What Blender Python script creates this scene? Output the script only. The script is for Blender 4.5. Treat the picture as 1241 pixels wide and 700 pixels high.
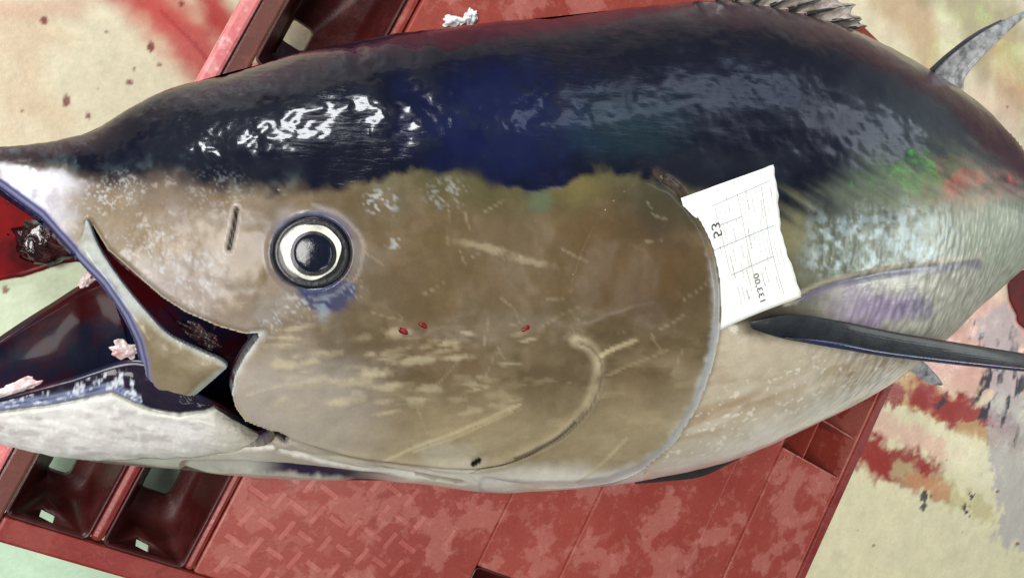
import bpy, bmesh, math, random
import numpy as np
from mathutils import Vector, Matrix
from mathutils.bvhtree import BVHTree

for o in list(bpy.data.objects): bpy.data.objects.remove(o)
scene = bpy.context.scene
C = scene.collection
rng = np.random.default_rng(7); random.seed(7)

# ------------------------------------------------------------------ camera
F_PX, TILT, CAM_Z = 1000.0, math.radians(27.0), 1.10      # focal length for a 1241 px wide picture
tdir = np.array([.958, -.287, 0.]); tdir /= np.linalg.norm(tdir)
axis = Vector((tdir[1], -tdir[0], 0))
RM = Matrix.Rotation(TILT, 3, axis)
cam = bpy.data.cameras.new('camera'); cam_o = bpy.data.objects.new('camera', cam); C.objects.link(cam_o)
cam.sensor_fit = 'HORIZONTAL'; cam.sensor_width = 36.0; cam.lens = 36.0 * F_PX / 1241.0
cam.clip_start = .02; cam.clip_end = 60
cam_o.matrix_world = Matrix.Translation((0, 0, CAM_Z)) @ RM.to_4x4()
scene.camera = cam_o

# ------------------------------------------------------------------ light: a market hall with ceiling lamps
w = bpy.data.worlds.new('World'); scene.world = w; w.use_nodes = True
bg = w.node_tree.nodes['Background']; bg.inputs[0].default_value = (.75, .85, 1, 1); bg.inputs[1].default_value = .14
def area(name, loc, target, sx, sy, power, col):
    l = bpy.data.lights.new(name, 'AREA'); l.shape = 'RECTANGLE'; l.size = sx; l.size_y = sy; l.energy = power; l.color = col
    o = bpy.data.objects.new(name, l); C.objects.link(o); o.location = loc
    o.rotation_euler = (Vector(target) - Vector(loc)).to_track_quat('-Z', 'Y').to_euler()
    return o
area('hall_door', (-.9, 4.6, 2.0), (.3, 0, .35), 1.7, .6, 170, (.95, .97, 1))
area('hall_window', (3.0, 4.2, 2.4), (.6, 0, .35), 2.6, .8, 30, (.66, .76, 1))
area('side_window', (4.7, 2.5, 2.5), (.7, 0, .4), 2.0, .7, 17, (.76, .84, 1))
area('end_window', (5.4, -.55, 2.8), (.8, 0, .35), 1.3, 1.2, 42, (.92, 1, .96))
area('ceiling_lamp', (-2.0, .5, 3.5), (.4, -.1, .3), 1.9, 1.5, 165, (1, .97, .93))
area('added_sheen_tube', (.7, -1.3, 3.1), (.5, -.1, .4), 1.5, .16, 11, (1, .99, .96))  # unseen tube added to put a sheen on the cheek
area('added_sheen_tube', (.9, .0, 3.1), (.5, 0, .4), 1.5, .16, 7, (1, .99, .96))  # second added tube, overhead, for the same sheen
area('green_reflection_lamp', (5.25, 1.12, 2.45), (.8, .04, .46), .42, .36, 7, (.08, 1, .06))  # unseen lamp added for the green reflection on the flank
area('red_reflection_lamp', (5.55, .78, 1.72), (.87, .02, .45), .42, .32, 8, (1, .04, .05))  # unseen lamp added for the red reflection beside it
scene.view_settings.view_transform = 'Standard'; scene.view_settings.look = 'None'
scene.view_settings.exposure = 0.0; scene.view_settings.gamma = 1.0
scene.render.engine = 'CYCLES'

# ------------------------------------------------------------------ measuring: photo pixel + height -> place in the hall
R3 = np.array(RM); CAMP = np.array([0, 0, CAM_Z])
def un(p, z):
    p = np.asarray(p, float); sh = p.shape[:-1]; p = p.reshape(-1, 2)
    z = np.broadcast_to(np.asarray(z, float).reshape(-1) if np.ndim(z) else z, (len(p),))
    d = np.c_[(p[:, 0] - 620.5) / F_PX, -(p[:, 1] - 350) / F_PX, -np.ones(len(p))] @ R3.T
    return (CAMP + d * ((z - CAM_Z) / d[:, 2])[:, None]).reshape(sh + (3,))
def pr(P):
    P = np.asarray(P, float); q = (P - CAMP) @ R3
    return np.stack([620.5 + F_PX * q[..., 0] / -q[..., 2], 350 - F_PX * q[..., 1] / -q[..., 2]], -1)
def lin(c):
    c = np.asarray(c, float) / 255.
    return np.where(c <= .04045, c / 12.92, ((c + .055) / 1.055) ** 2.4)
def sm(a, b, x):
    t = np.clip((x - a) / (b - a), 0, 1); return t * t * (3 - 2 * t)
def vnoise(x, y, seed=0):
    xi = np.floor(x).astype(np.int64); yi = np.floor(y).astype(np.int64); fx = x - xi; fy = y - yi
    fx = fx * fx * (3 - 2 * fx); fy = fy * fy * (3 - 2 * fy)
    def h(a, b):
        n = (a * 374761393 + b * 668265263 + seed * 974634777) & 0xffffffff
        n = ((n ^ (n >> 13)) * 1274126177) & 0xffffffff
        return ((n ^ (n >> 16)) & 0xffff) / 65535.
    return (h(xi, yi) * (1 - fx) + h(xi + 1, yi) * fx) * (1 - fy) + (h(xi, yi + 1) * (1 - fx) + h(xi + 1, yi + 1) * fx) * fy
def fbm(x, y, s, seed=0, oc=4, ax=1., ang=0.):
    """noise -1..1; s = feature size, ax stretches it along ang (degrees)"""
    a = math.radians(ang); u = (x * math.cos(a) + y * math.sin(a)) / (s * ax); v = (-x * math.sin(a) + y * math.cos(a)) / s
    r = 0; am = .5
    for k in range(oc):
        r = r + am * (vnoise(u, v, seed + k * 17) * 2 - 1); u = u * 2.03 + 5.1; v = v * 2.03 + 3.7; am *= .5
    return r * 1.25
def pdist(x, y, poly, closed=False):
    """distance to a polyline, and how far along it (0..1)"""
    poly = np.asarray(poly, float)
    if closed: poly = np.vstack([poly, poly[:1]])
    best = np.full(x.shape, 1e9); tt = np.zeros(x.shape); n = len(poly) - 1
    for k in range(n):
        a, b = poly[k], poly[k + 1]; d = b - a; L = max(d @ d, 1e-9)
        t = np.clip(((x - a[0]) * d[0] + (y - a[1]) * d[1]) / L, 0, 1)
        q = np.hypot(x - a[0] - t * d[0], y - a[1] - t * d[1])
        m = q < best; best = np.where(m, q, best); tt = np.where(m, (k + t) / n, tt)
    return best, tt
def nearest(p, poly):
    poly = np.vstack([poly, poly[:1]]); best = np.full(len(p), 1e18); out = p.copy()
    for k in range(len(poly) - 1):
        a, b = poly[k], poly[k + 1]; d = b - a; L = max(d @ d, 1e-9)
        t = np.clip(((p - a) @ d) / L, 0, 1); q = a + t[:, None] * d; e = ((p - q) ** 2).sum(1)
        m = e < best; best = np.where(m, e, best); out[m] = q[m]
    return out
def inside(x, y, poly):
    poly = np.asarray(poly, float); r = np.zeros(x.shape, bool); j = len(poly) - 1
    for i in range(len(poly)):
        xi, yi = poly[i]; xj, yj = poly[j]
        if yi != yj: r ^= ((yi > y) != (yj > y)) & (x < (xj - xi) * (y - yi) / (yj - yi) + xi)
        j = i
    return r
def spline(pts, n, closed=False):
    """Catmull-Rom through control points (any dimension), n samples"""
    P = np.asarray(pts, float); m = len(P)
    if P.ndim == 1: P = P[:, None]
    if closed: Q = np.vstack([P[-1:], P, P[:2]]); t = np.linspace(0, m, n, endpoint=False)
    else: Q = np.vstack([2 * P[0] - P[1], P, 2 * P[-1] - P[-2]]); t = np.linspace(0, m - 1, n)
    i = np.minimum(t.astype(int), (m if closed else m - 1) - 1); f = (t - i)[:, None]
    a, b, c, d = Q[i], Q[i + 1], Q[i + 2], Q[i + 3]
    return .5 * (2 * b + (c - a) * f + (2 * a - 5 * b + 4 * c - d) * f * f + (3 * b - a - 3 * c + d) * f ** 3)
def smooth_poly(pts, n=6): return spline(pts, len(pts) * n, True)

# ------------------------------------------------------------------ objects
def tag(o, label=None, cat=None, group=None, kind=None):
    if label: o['label'] = label
    if cat: o['category'] = cat
    if group: o['group'] = group
    if kind: o['kind'] = kind
    return o
def root(name, loc, label, cat, group=None):
    o = bpy.data.objects.new(name, None); o.location = loc; o.empty_display_size = .05; C.objects.link(o)
    return tag(o, label, cat, group)
def world_loc(o):
    v = np.zeros(3)
    while o: v += np.array(o.location); o = o.parent
    return v
def mesh(name, V, Fc, mat, parent=None, smooth=True, cols=None, msk=None):
    """one mesh object from world-space vertices; quads/tris as an array or mixed lists"""
    V = np.asarray(V, float) - (world_loc(parent) if parent else 0)
    me = bpy.data.meshes.new(name)
    if isinstance(Fc, np.ndarray):
        k = Fc.shape[1]; me.vertices.add(len(V)); me.vertices.foreach_set('co', V.ravel())
        me.loops.add(Fc.size); me.loops.foreach_set('vertex_index', Fc.ravel().astype(np.int32))
        me.polygons.add(len(Fc)); me.polygons.foreach_set('loop_start', np.arange(0, Fc.size, k, dtype=np.int32))
        me.update(calc_edges=True)
    else:
        me.from_pydata(V.tolist(), [], [list(map(int, f)) for f in Fc]); me.update()
    for nm, c in (('col', cols), ('msk', msk)):
        if c is not None:
            at = me.color_attributes.new(nm, 'FLOAT_COLOR', 'POINT')
            at.data.foreach_set('color', np.c_[c, np.ones(len(c))].astype(np.float32).ravel())
    if smooth: me.shade_smooth()
    me.materials.append(mat)
    o = bpy.data.objects.new(name, me); C.objects.link(o)
    if parent: o.parent = parent
    return o
def fix_normals(o):
    bm = bmesh.new(); bm.from_mesh(o.data); bmesh.ops.recalc_face_normals(bm, faces=bm.faces); bm.to_mesh(o.data); bm.free(); return o
def bevel(o, wd, seg=2, ang=40):
    m = o.modifiers.new('bevel', 'BEVEL'); m.width = wd; m.segments = seg; m.limit_method = 'ANGLE'; m.angle_limit = math.radians(ang); return o

# ------------------------------------------------------------------ materials
def newmat(name):
    m = bpy.data.materials.new(name); m.use_nodes = True; nt = m.node_tree
    return m, nt, nt.nodes['Principled BSDF']
def N(nt, t, **kw):
    n = nt.nodes.new(t)
    for k, v in kw.items():
        if k in n.inputs: n.inputs[k].default_value = v
        else: setattr(n, k, v)
    return n
def objco(nt, scale=(1, 1, 1), rot=(0, 0, 0)):
    tc = N(nt, 'ShaderNodeTexCoord'); mp = N(nt, 'ShaderNodeMapping'); mp.inputs['Scale'].default_value = scale; mp.inputs['Rotation'].default_value = rot
    nt.links.new(tc.outputs['Object'], mp.inputs[0]); return mp.outputs[0]
def noise(nt, co, scale, detail=4, rough=.55):
    n = N(nt, 'ShaderNodeTexNoise'); n.inputs['Scale'].default_value = scale; n.inputs['Detail'].default_value = detail; n.inputs['Roughness'].default_value = rough
    nt.links.new(co, n.inputs['Vector']); return n.outputs['Fac']
def ramp(nt, v, a, b, ca=(0, 0, 0, 1), cb=(1, 1, 1, 1)):
    r = N(nt, 'ShaderNodeValToRGB'); r.color_ramp.elements[0].position = a; r.color_ramp.elements[1].position = b
    r.color_ramp.elements[0].color = ca; r.color_ramp.elements[1].color = cb; nt.links.new(v, r.inputs[0]); return r.outputs[0]
def mix(nt, fac, a, b, mode='MIX'):
    m = N(nt, 'ShaderNodeMix', data_type='RGBA', blend_type=mode)
    for s, v in ((0, fac), (6, a), (7, b)):
        if hasattr(v, 'is_linked') or isinstance(v, bpy.types.NodeSocket): nt.links.new(v, m.inputs[s])
        else: m.inputs[s].default_value = v
    return m.outputs[2]
def math_(nt, op, a, b=0.):
    m = N(nt, 'ShaderNodeMath', operation=op)
    for s, v in ((0, a), (1, b)):
        if isinstance(v, bpy.types.NodeSocket): nt.links.new(v, m.inputs[s])
        else: m.inputs[s].default_value = v
    return m.outputs[0]
def bump(nt, h, dist, strength=1., prev=None):
    b = N(nt, 'ShaderNodeBump'); b.inputs['Distance'].default_value = dist
    if isinstance(strength, bpy.types.NodeSocket): nt.links.new(strength, b.inputs['Strength'])
    else: b.inputs['Strength'].default_value = strength
    nt.links.new(h, b.inputs['Height'])
    if prev is not None: nt.links.new(prev, b.inputs['Normal'])
    return b.outputs['Normal']
def simple(name, rgb, rough=.5, var=.15, scale=60, bmp=.0005, spec=.5, coat=0., rgb2=None, lo=.4, hi=.65):
    m, nt, b = newmat(name); co = objco(nt); c = lin(rgb); n = noise(nt, co, scale, 5, .6)
    c2 = lin(rgb2) if rgb2 is not None else c * (1 - var)
    nt.links.new(ramp(nt, n, lo, hi, (*c, 1), (*c2, 1)), b.inputs['Base Color'])
    b.inputs['Roughness'].default_value = rough; b.inputs['Specular IOR Level'].default_value = spec
    b.inputs['Coat Weight'].default_value = coat; b.inputs['Coat Roughness'].default_value = .06
    if bmp: nt.links.new(bump(nt, noise(nt, co, scale * 2.3, 4), bmp, .8), b.inputs['Normal'])
    return m

def skin_material(name):
    m, nt, b = newmat(name); L = nt.links
    at = N(nt, 'ShaderNodeAttribute', attribute_name='col'); mk = N(nt, 'ShaderNodeAttribute', attribute_name='msk')
    sep = N(nt, 'ShaderNodeSeparateColor'); L.new(mk.outputs['Color'], sep.inputs[0])
    wr, sc, gl = sep.outputs[0], sep.outputs[1], sep.outputs[2]
    co = objco(nt)
    fine = noise(nt, co, 420, 4, .65); mid = noise(nt, co, 60, 5, .6)
    c = mix(nt, .28, at.outputs['Color'], ramp(nt, mid, .3, .7, (.62, .62, .62, 1), (1.25, 1.25, 1.25, 1)), 'MULTIPLY')
    c = mix(nt, .16, c, ramp(nt, fine, .3, .7, (.6, .6, .6, 1), (1.3, 1.3, 1.3, 1)), 'MULTIPLY')
    SKC = c
    # wetness: smooth film with dull dried patches
    r = math_(nt, 'MULTIPLY_ADD', ramp(nt, noise(nt, co, 14, 5, .6), .35, .7), .16)
    r.node.inputs[2].default_value = .30
    r = math_(nt, 'SUBTRACT', r, math_(nt, 'MULTIPLY', gl, .2)); L.new(r, b.inputs['Roughness'])
    L.new(math_(nt, 'SUBTRACT', .34, math_(nt, 'MULTIPLY', gl, .22)), b.inputs['Specular IOR Level']); b.inputs['IOR'].default_value = 1.4; b.inputs['Coat IOR'].default_value = 1.36
    L.new(math_(nt, 'MULTIPLY_ADD', gl, .45), b.inputs['Coat Weight']); b.inputs['Coat Weight'].links[0].from_node.inputs[2].default_value = .12
    L.new(math_(nt, 'SUBTRACT', .34, math_(nt, 'MULTIPLY', gl, .28)), b.inputs['Coat Roughness'])
    # wrinkles of the back: long, slanting
    cw = objco(nt, (38, 210, 60), (0, 0, math.radians(33)))
    nw = noise(nt, cw, 1, 4, .55)
    v = N(nt, 'ShaderNodeTexVoronoi'); v.feature = 'SMOOTH_F1'; v.inputs['Scale'].default_value = 1
    dist = N(nt, 'ShaderNodeVectorMath', operation='ADD'); L.new(objco(nt, (125, 70, 95), (0, 0, math.radians(14))), dist.inputs[0])
    dn = N(nt, 'ShaderNodeTexNoise'); dn.inputs['Scale'].default_value = 30; L.new(co, dn.inputs['Vector']); L.new(dn.outputs['Color'], dist.inputs[1])
    L.new(dist.outputs[0], v.inputs['Vector'])
    L.new(mix(nt, math_(nt, 'MULTIPLY', sc, .75), SKC, ramp(nt, v.outputs['Distance'], .25, .75, (1.15, 1.15, 1.15, 1), (.42, .42, .40, 1)), 'MULTIPLY'), b.inputs['Base Color'])
    n1 = bump(nt, noise(nt, co, 11, 3, .45), .006, .35)
    n2 = bump(nt, ramp(nt, nw, .38, .62), .0010, math_(nt, 'MULTIPLY', math_(nt, 'MULTIPLY', wr, ramp(nt, noise(nt, co, 7, 3), .42, .6)), .24), n1)
    n3 = bump(nt, v.outputs['Distance'], .0022, math_(nt, 'MULTIPLY', sc, .8), n2)
    n4 = bump(nt, fine, .0005, .2, n3)
    n2c = bump(nt, nw, .0005, math_(nt, 'MULTIPLY', wr, .25), n1)
    L.new(n4, b.inputs['Normal']); L.new(n2c, b.inputs['Coat Normal'])
    return m
SKIN = skin_material('tuna skin')
M_lining = simple('mouth lining', (20, 24, 46), .3, .6, 11, .0015, .3, .2, (62, 7, 13), .46, .6)
M_gum = simple('dark throat flesh', (62, 26, 32), .3, .5, 90, .002, .5, .4, (18, 10, 16))
M_flesh = simple('pale flesh', (244, 226, 224), .35, .3, 90, .0015, .5, .4, (206, 96, 104), .5, .75)
M_blood = simple('blood', (128, 8, 14), .22, .5, 18, .0004, .4, .15, (70, 3, 8))
M_stale = simple('stale blood', (104, 8, 14), .55, .4, 14, .0006, .2, 0., (70, 5, 10))
M_clot = simple('clotted blood', (40, 5, 10), .12, .5, 60, .003, .5, .8, (14, 2, 6))
M_eyerim = simple('eye rim', (13, 14, 20), .38, .4, 90, .0006, .3, .2)
M_iris = simple('silver iris', (226, 226, 206), .3, .25, 45, .001, .5, .5, (128, 134, 118), .4, .68)
M_pupil = simple('pupil', (15, 21, 36), .16, .5, 80, .0004, .3, .25, (12, 16, 28))
M_fin = simple('dark fin', (34, 38, 42), .5, .5, 60, .0006, .35, .1, (18, 21, 28))
M_finblue = simple('fin leading edge', (40, 44, 88), .25, .4, 60, .0006, .5, .5, (22, 24, 48))
M_fingrey = simple('grey fin skin', (168, 168, 168), .4, .5, 70, .001, .5, .2, (92, 92, 96))
M_finmem = simple('fin membrane', (182, 172, 162), .45, .5, 60, .001, .5, .15, (104, 92, 84))
M_findark = simple('fin spine', (40, 38, 40), .35, .4, 90, .0006, .5, .2)
M_paper = simple('paper', (238, 240, 236), .7, .05, 22, .0006, .25, 0., (222, 222, 210), .45, .75)
M_ink = simple('ink', (58, 60, 66), .8, .3, 300, 0, .2)
M_inkl = simple('faint ink', (150, 152, 156), .8, .2, 300, 0, .2)
M_scrap = simple('white scrap', (235, 238, 240), .4, .2, 90, .002)
M_finlet = simple('finlet', (120, 110, 70), .4, .4, 60, .0005)

# ------------------------------------------------------------------ floor
def fl_px(q): return un(q, 0.)
gx = np.concatenate([[-8, -3, -1.2], -.35 + 2.5 * (np.linspace(0, 1, 720) * .55 + np.linspace(0, 1, 720) ** 2 * .45), [3, 5, 9]])
gy = np.concatenate([[-8, -3, -1.6], np.linspace(-1.05, .62, 560), [1.2, 3, 8]])
X, Y = np.meshgrid(gx, gy, indexing='ij'); FP = np.stack([X, Y, 0 * X], -1)
Q = pr(FP); x, y = Q[..., 0], Q[..., 1]
beh = (FP - CAMP) @ R3[:, 2] > -.3          # behind the camera: plain floor
x = np.where(beh, -400, np.clip(x, -600, 2400)); y = np.where(beh, 200, np.clip(y, -900, 1600))
W1 = fbm(X, Y, .09, 1); W2 = fbm(X, Y, .03, 2); W3 = fbm(X, Y, .3, 3); W4 = fbm(X, Y, .011, 31, 3)
col = np.ones(X.shape + (3,)) * lin((196, 202, 172))
def paint(a, c):
    global col
    a = np.clip(a, 0, 1)[..., None]; col = col * (1 - a) + a * lin(c)
paint(sm(-.2, .5, W3) * .5, (206, 196, 164))
# upper left: beige film of thinned blood fading to pale green
ul = sm(560, 380, x) * sm(330, 160, y + 40 * W1 + .25 * x * 0 + 60 * W3)
paint(ul * .9, (198, 192, 164)); paint(ul * sm(-.1, .5, W1) * .5, (192, 164, 136))
paint(sm(520, 400, x) * sm(180, 240, y) * .8, (190, 208, 180))
d, _ = pdist(x, y, [(120, -40), (185, 8), (225, 45), (262, 92), (300, 130)]); paint(sm(52, 8, d + 14 * W2) * .9, (168, 48, 50))
d, _ = pdist(x, y, [(232, -40), (258, 5), (280, 40)]); paint(sm(26, 4, d + 8 * W2) * .9, (158, 36, 42))
d, _ = pdist(x, y, [(195, 14), (232, 50), (262, 84)]); paint(sm(3.5, 1, d + 2 * W2) * .7, (150, 40, 46))
d, _ = pdist(x, y, [(-60, 6), (40, 14), (90, 4)]); paint(sm(30, 0, d + 16 * W1) * .35, (176, 96, 84))
# lower left green
paint(sm(400, 300, x) * sm(520, 560, y) * .85, (176, 204, 176))
# right: cream and pale green with pink film
rt = sm(900, 1000, x)
paint(rt * sm(-100, 60, -y + 340 + 50 * W3) * .9, (208, 196, 168))
paint(rt * sm(300, 380, y) * .9, (222, 214, 178))
d, _ = pdist(x, y, [(1070, -10), (1120, 40), (1130, 90)]); paint(sm(34, 10, d + 22 * W1) * .55, (174, 130, 92))
d, _ = pdist(x, y, [(1160, -10), (1205, 40), (1260, 120), (1290, 200)]); paint(sm(46, 14, d + 30 * W1) * .75, (158, 148, 112))
d, _ = pdist(x, y, [(1215, 60), (1230, 120)]); paint(sm(26, 8, d + 20 * W1) * .5, (186, 140, 110))
d, _ = pdist(x, y, [(1190, 130), (1215, 150)]); paint(sm(34, 8, d + 16 * W1) * .6, (216, 190, 168))
paint(sm(1080, 1130, x) * sm(330, 380, y) * sm(500, 455, y + 14 * W1) * .9, (214, 160, 148))
def band(pts, wd, c, al, wob=9, soft=.35):
    d, t = pdist(x, y, pts); paint(sm(wd, wd * (1 - soft), d + wob * W2 + wob * .7 * W4) * al, c)
band([(1060, 455), (1110, 475), (1140, 490)], 26, (196, 150, 92), .85)
band([(1040, 460), (1082, 478)], 17, (150, 36, 52), .85)
band([(1120, 480), (1165, 503), (1215, 520)], 25, (152, 20, 27), .95, 10, .5)
band([(1170, 520), (1200, 530), (1241, 536)], 12, (196, 168, 116), .7)
band([(1065, 512), (1110, 530), (1160, 552)], 20, (222, 178, 160), .75, 10, .6)
band([(1045, 545), (1075, 562), (1115, 572)], 30, (146, 18, 25), .95, 10, .5)
band([(1095, 570), (1150, 600), (1200, 625)], 19, (194, 182, 132), .7, 12, .6)
band([(1110, 580), (1140, 595)], 12, (196, 120, 84), .6)
band([(1165, 548), (1195, 570)], 26, (228, 222, 190), .8)
band([(1212, 395), (1222, 470), (1226, 560), (1235, 640)], 30, (176, 172, 176), .7, 14)
paint(sm(700, 720, x) * sm(640, 800, y + 30 * W1) * .5, (212, 206, 160))
# dark rubbed streaks
st = fbm(x, y, 7, 9, 4, 3.2, 104)
for (a, b, wd, al) in (((1205, 445), (1190, 500), 17, 1.), ((1228, 460), (1222, 530), 15, 1.), ((1180, 395), (1186, 420), 9, .9), ((1146, 478), (1138, 492), 6, 1.), ((1143, 545), (1140, 560), 5, 1.), ((1177, 600), (1164, 643), 3.5, 1.), ((1123, 600), (1120, 612), 6, .9), ((1215, 400), (1228, 440), 16, .6), ((1240, 440), (1238, 480), 12, .9)):
    d, _ = pdist(x, y, [a, b]); paint(sm(wd, wd * .35, d + 7 * W4) * sm(-.05, .25, st + .1 * (wd < 7)) * al, (46, 44, 52))
far_ = np.clip(sm(.46, .61, Y) + sm(-.92, -1.04, Y) + sm(1.93, 2.13, X) + sm(-.2, -.34, X), 0, 1); paint(far_, (140, 128, 110))     # unseen floor around, darkened to dim its reflection on the back
# specks and splashes
for k in range(150):
    sx, sy = rng.uniform(-40, 1260), rng.uniform(-20, 700); r = abs(rng.normal(0, 1.2)) + .8
    m = (abs(x - sx) < 12) & (abs(y - sy) < 12)
    if m.any():
        d = np.hypot(x[m] - sx, (y[m] - sy) * 1.2) + 1.5 * W4[m]; a = (sm(r + 1, r - .5, d) * .8)[:, None]; col[m] = col[m] * (1 - a) + a * lin((110, 44, 40))
for (sx, sy, r) in ((183, 57, 5), (54, 26, 4), (81, 122, 5), (107, 141, 4), (220, 5, 4), (163, 83, 3), (157, 99, 3)):
    d = np.hypot(x - sx, (y - sy) * .8) + 4 * W4; paint(sm(r, r - 2, d) * .9, (104, 30, 30))
col *= (1.10 + (.11 * W2 + .10 * W1 + .09 * W4) * (1 - far_))[..., None]
wet = np.stack([sm(-.3, .5, W1 + W2 * .5)] * 3, -1)
nx, ny = X.shape; idx = np.arange(nx * ny).reshape(nx, ny)
def gridfaces(idx): return np.stack([idx[:-1, :-1], idx[1:, :-1], idx[1:, 1:], idx[:-1, 1:]], -1).reshape(-1, 4)
m, nt, b = newmat('painted concrete floor')
at = N(nt, 'ShaderNodeAttribute', attribute_name='col'); wk = N(nt, 'ShaderNodeAttribute', attribute_name='msk'); co = objco(nt)
c = mix(nt, .32, at.outputs['Color'], ramp(nt, noise(nt, co, 160, 6, .7), .3, .7, (.72, .72, .70, 1), (1.2, 1.2, 1.2, 1)), 'MULTIPLY')
nt.links.new(c, b.inputs['Base Color'])
nt.links.new(ramp(nt, wk.outputs['Fac'], 0, 1, (.55, .55, .55, 1), (.2, .2, .2, 1)), b.inputs['Roughness'])
nt.links.new(bump(nt, noise(nt, co, 110, 5, .65), .0012, .5), b.inputs['Normal'])
FLOOR = mesh('floor', FP.reshape(-1, 3), gridfaces(idx), m, cols=col.reshape(-1, 3), msk=wet.reshape(-1, 3)); tag(FLOOR, kind='structure')

# ------------------------------------------------------------------ pallet
ZP = .14
aA = math.radians(-28.0); AX = np.array([math.cos(aA), math.sin(aA), 0]); BX = np.array([AX[1], -AX[0], 0])
PO = un((293, 0), ZP); PO[2] = 0
def pal(u, v, z): return PO + np.multiply.outer(u, AX) + np.multiply.outer(v, BX) + np.multiply.outer(z, np.array([0, 0, 1.]))
def pallet_material(name, base, dark, pale, film):
    m, nt, b = newmat(name); co = objco(nt); L = nt.links
    n1 = noise(nt, co, 5, 6, .6); n2 = noise(nt, co, 13, 7, .62); n3 = noise(nt, co, 260, 4, .6)
    c = mix(nt, ramp(nt, n1, .35, .7), (*lin(base), 1), (*lin(dark), 1))
    scuff = math_(nt, 'MULTIPLY', math_(nt, 'ADD', math_(nt, 'MULTIPLY', ramp(nt, n2, .52, .555), .7), math_(nt, 'MULTIPLY', ramp(nt, noise(nt, co, 55, 5, .6), .56, .6), .35)), film)
    c = mix(nt, scuff, c, (*lin(pale), 1))
    c = mix(nt, .4, c, ramp(nt, n3, .3, .7, (.7, .7, .7, 1), (1.2, 1.2, 1.2, 1)), 'MULTIPLY')
    L.new(c, b.inputs['Base Color'])
    L.new(ramp(nt, n2, .4, .65, (.27, .27, .27, 1), (.55, .55, .55, 1)), b.inputs['Roughness'])
    n = bump(nt, noise(nt, co, 22, 3), .0012, .5); L.new(bump(nt, n3, .0005, .5, n), b.inputs['Normal'])
    return m
M_red = pallet_material('red plastic', (160, 72, 60), (140, 55, 46), (188, 120, 108), .6)
M_redrim = pallet_material('red plastic rim', (138, 46, 40), (106, 32, 29), (166, 84, 74), .3)
M_cup = pallet_material('grimy shaded red plastic', (66, 20, 19), (44, 13, 13), (96, 40, 36), .3)  # grime, with the shade inside the pockets put into the colour too
M_worn = pallet_material('worn pale plastic edge', (226, 140, 140), (206, 106, 108), (240, 190, 188), .9)
M_brown = pallet_material('brown plastic', (108, 64, 54), (92, 48, 42), (140, 84, 74), .4)  # browner than the deck red
PAL = root('plastic_pallet', (float(pal(.6, .1, 0)[0]), float(pal(.6, .1, 0)[1]), 0), 'worn red plastic pallet with open pockets lying under the big tuna', 'pallet')
def pbox(name, u0, u1, v0, v1, z0, z1, mat, bev=.002, taper=0., parent=PAL):
    t = taper
    V = [(u0, v0, z0), (u1, v0, z0), (u1, v1, z0), (u0, v1, z0), (u0 + t, v0 + t, z1), (u1 - t, v0 + t, z1), (u1 - t, v1 - t, z1), (u0 + t, v1 - t, z1)]
    V = np.array(V); V = pal(V[:, 0], V[:, 1], V[:, 2])
    o = mesh(name, V, [(0, 3, 2, 1), (4, 5, 6, 7), (0, 1, 5, 4), (1, 2, 6, 5), (2, 3, 7, 6), (3, 0, 4, 7)], mat, parent, smooth=False)
    fix_normals(o)
    if bev: bevel(o, bev, 2)
    return o
# outer frame: worn outer lip, top of rim
VT, VB = -.50, .622
UR = 1.182
pbox('edge_lip', 0, .0175, VT, VB, .095, ZP + .004, M_worn, .004)
pbox('rim', .018, .040, VT, VB, .09, ZP, M_brown, .003)
pbox('rim', .0405, UR, .5945, VB, .120, ZP + .001, M_redrim, .004)
pbox('rim', 1.164, UR, VT, .594, .03, ZP + .004, M_redrim, .003)
pbox('edge_lip', 1.1585, 1.1635, VT, .594, .03, ZP + .001, M_red, .0015)
pbox('rim', .0405, UR - .0185, VT, VT + .03, .03, ZP, M_redrim, .004)
# deck boards between pockets
def board(u0, u1, v0, v1, dz=0., mat=None): return pbox('deck_board', u0, u1, v0, v1, ZP - .022 + dz, ZP + dz, mat or M_red, .0025)
board(.2465, .588, .055, .594); board(.0405, .2460, .05, .462, -.001)
board(.5885, .72, .055, .478, 0); board(.7205, .932, .055, .594, .0015)
board(.588 + .0005, .72, .60 - .012, .594)
board(.9325, 1.0105, .055, .594, -.001); board(1.011, 1.158, .137, .594, .0012)
board(.1705, .932, VT + .0305, .0545, -.0005); board(.9325, 1.0225, VT + .0305, .0545, .001)
board(.0405, .170, VT + .0305, -.17); board(1.023, 1.158, VT + .0305, -.14)
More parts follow.
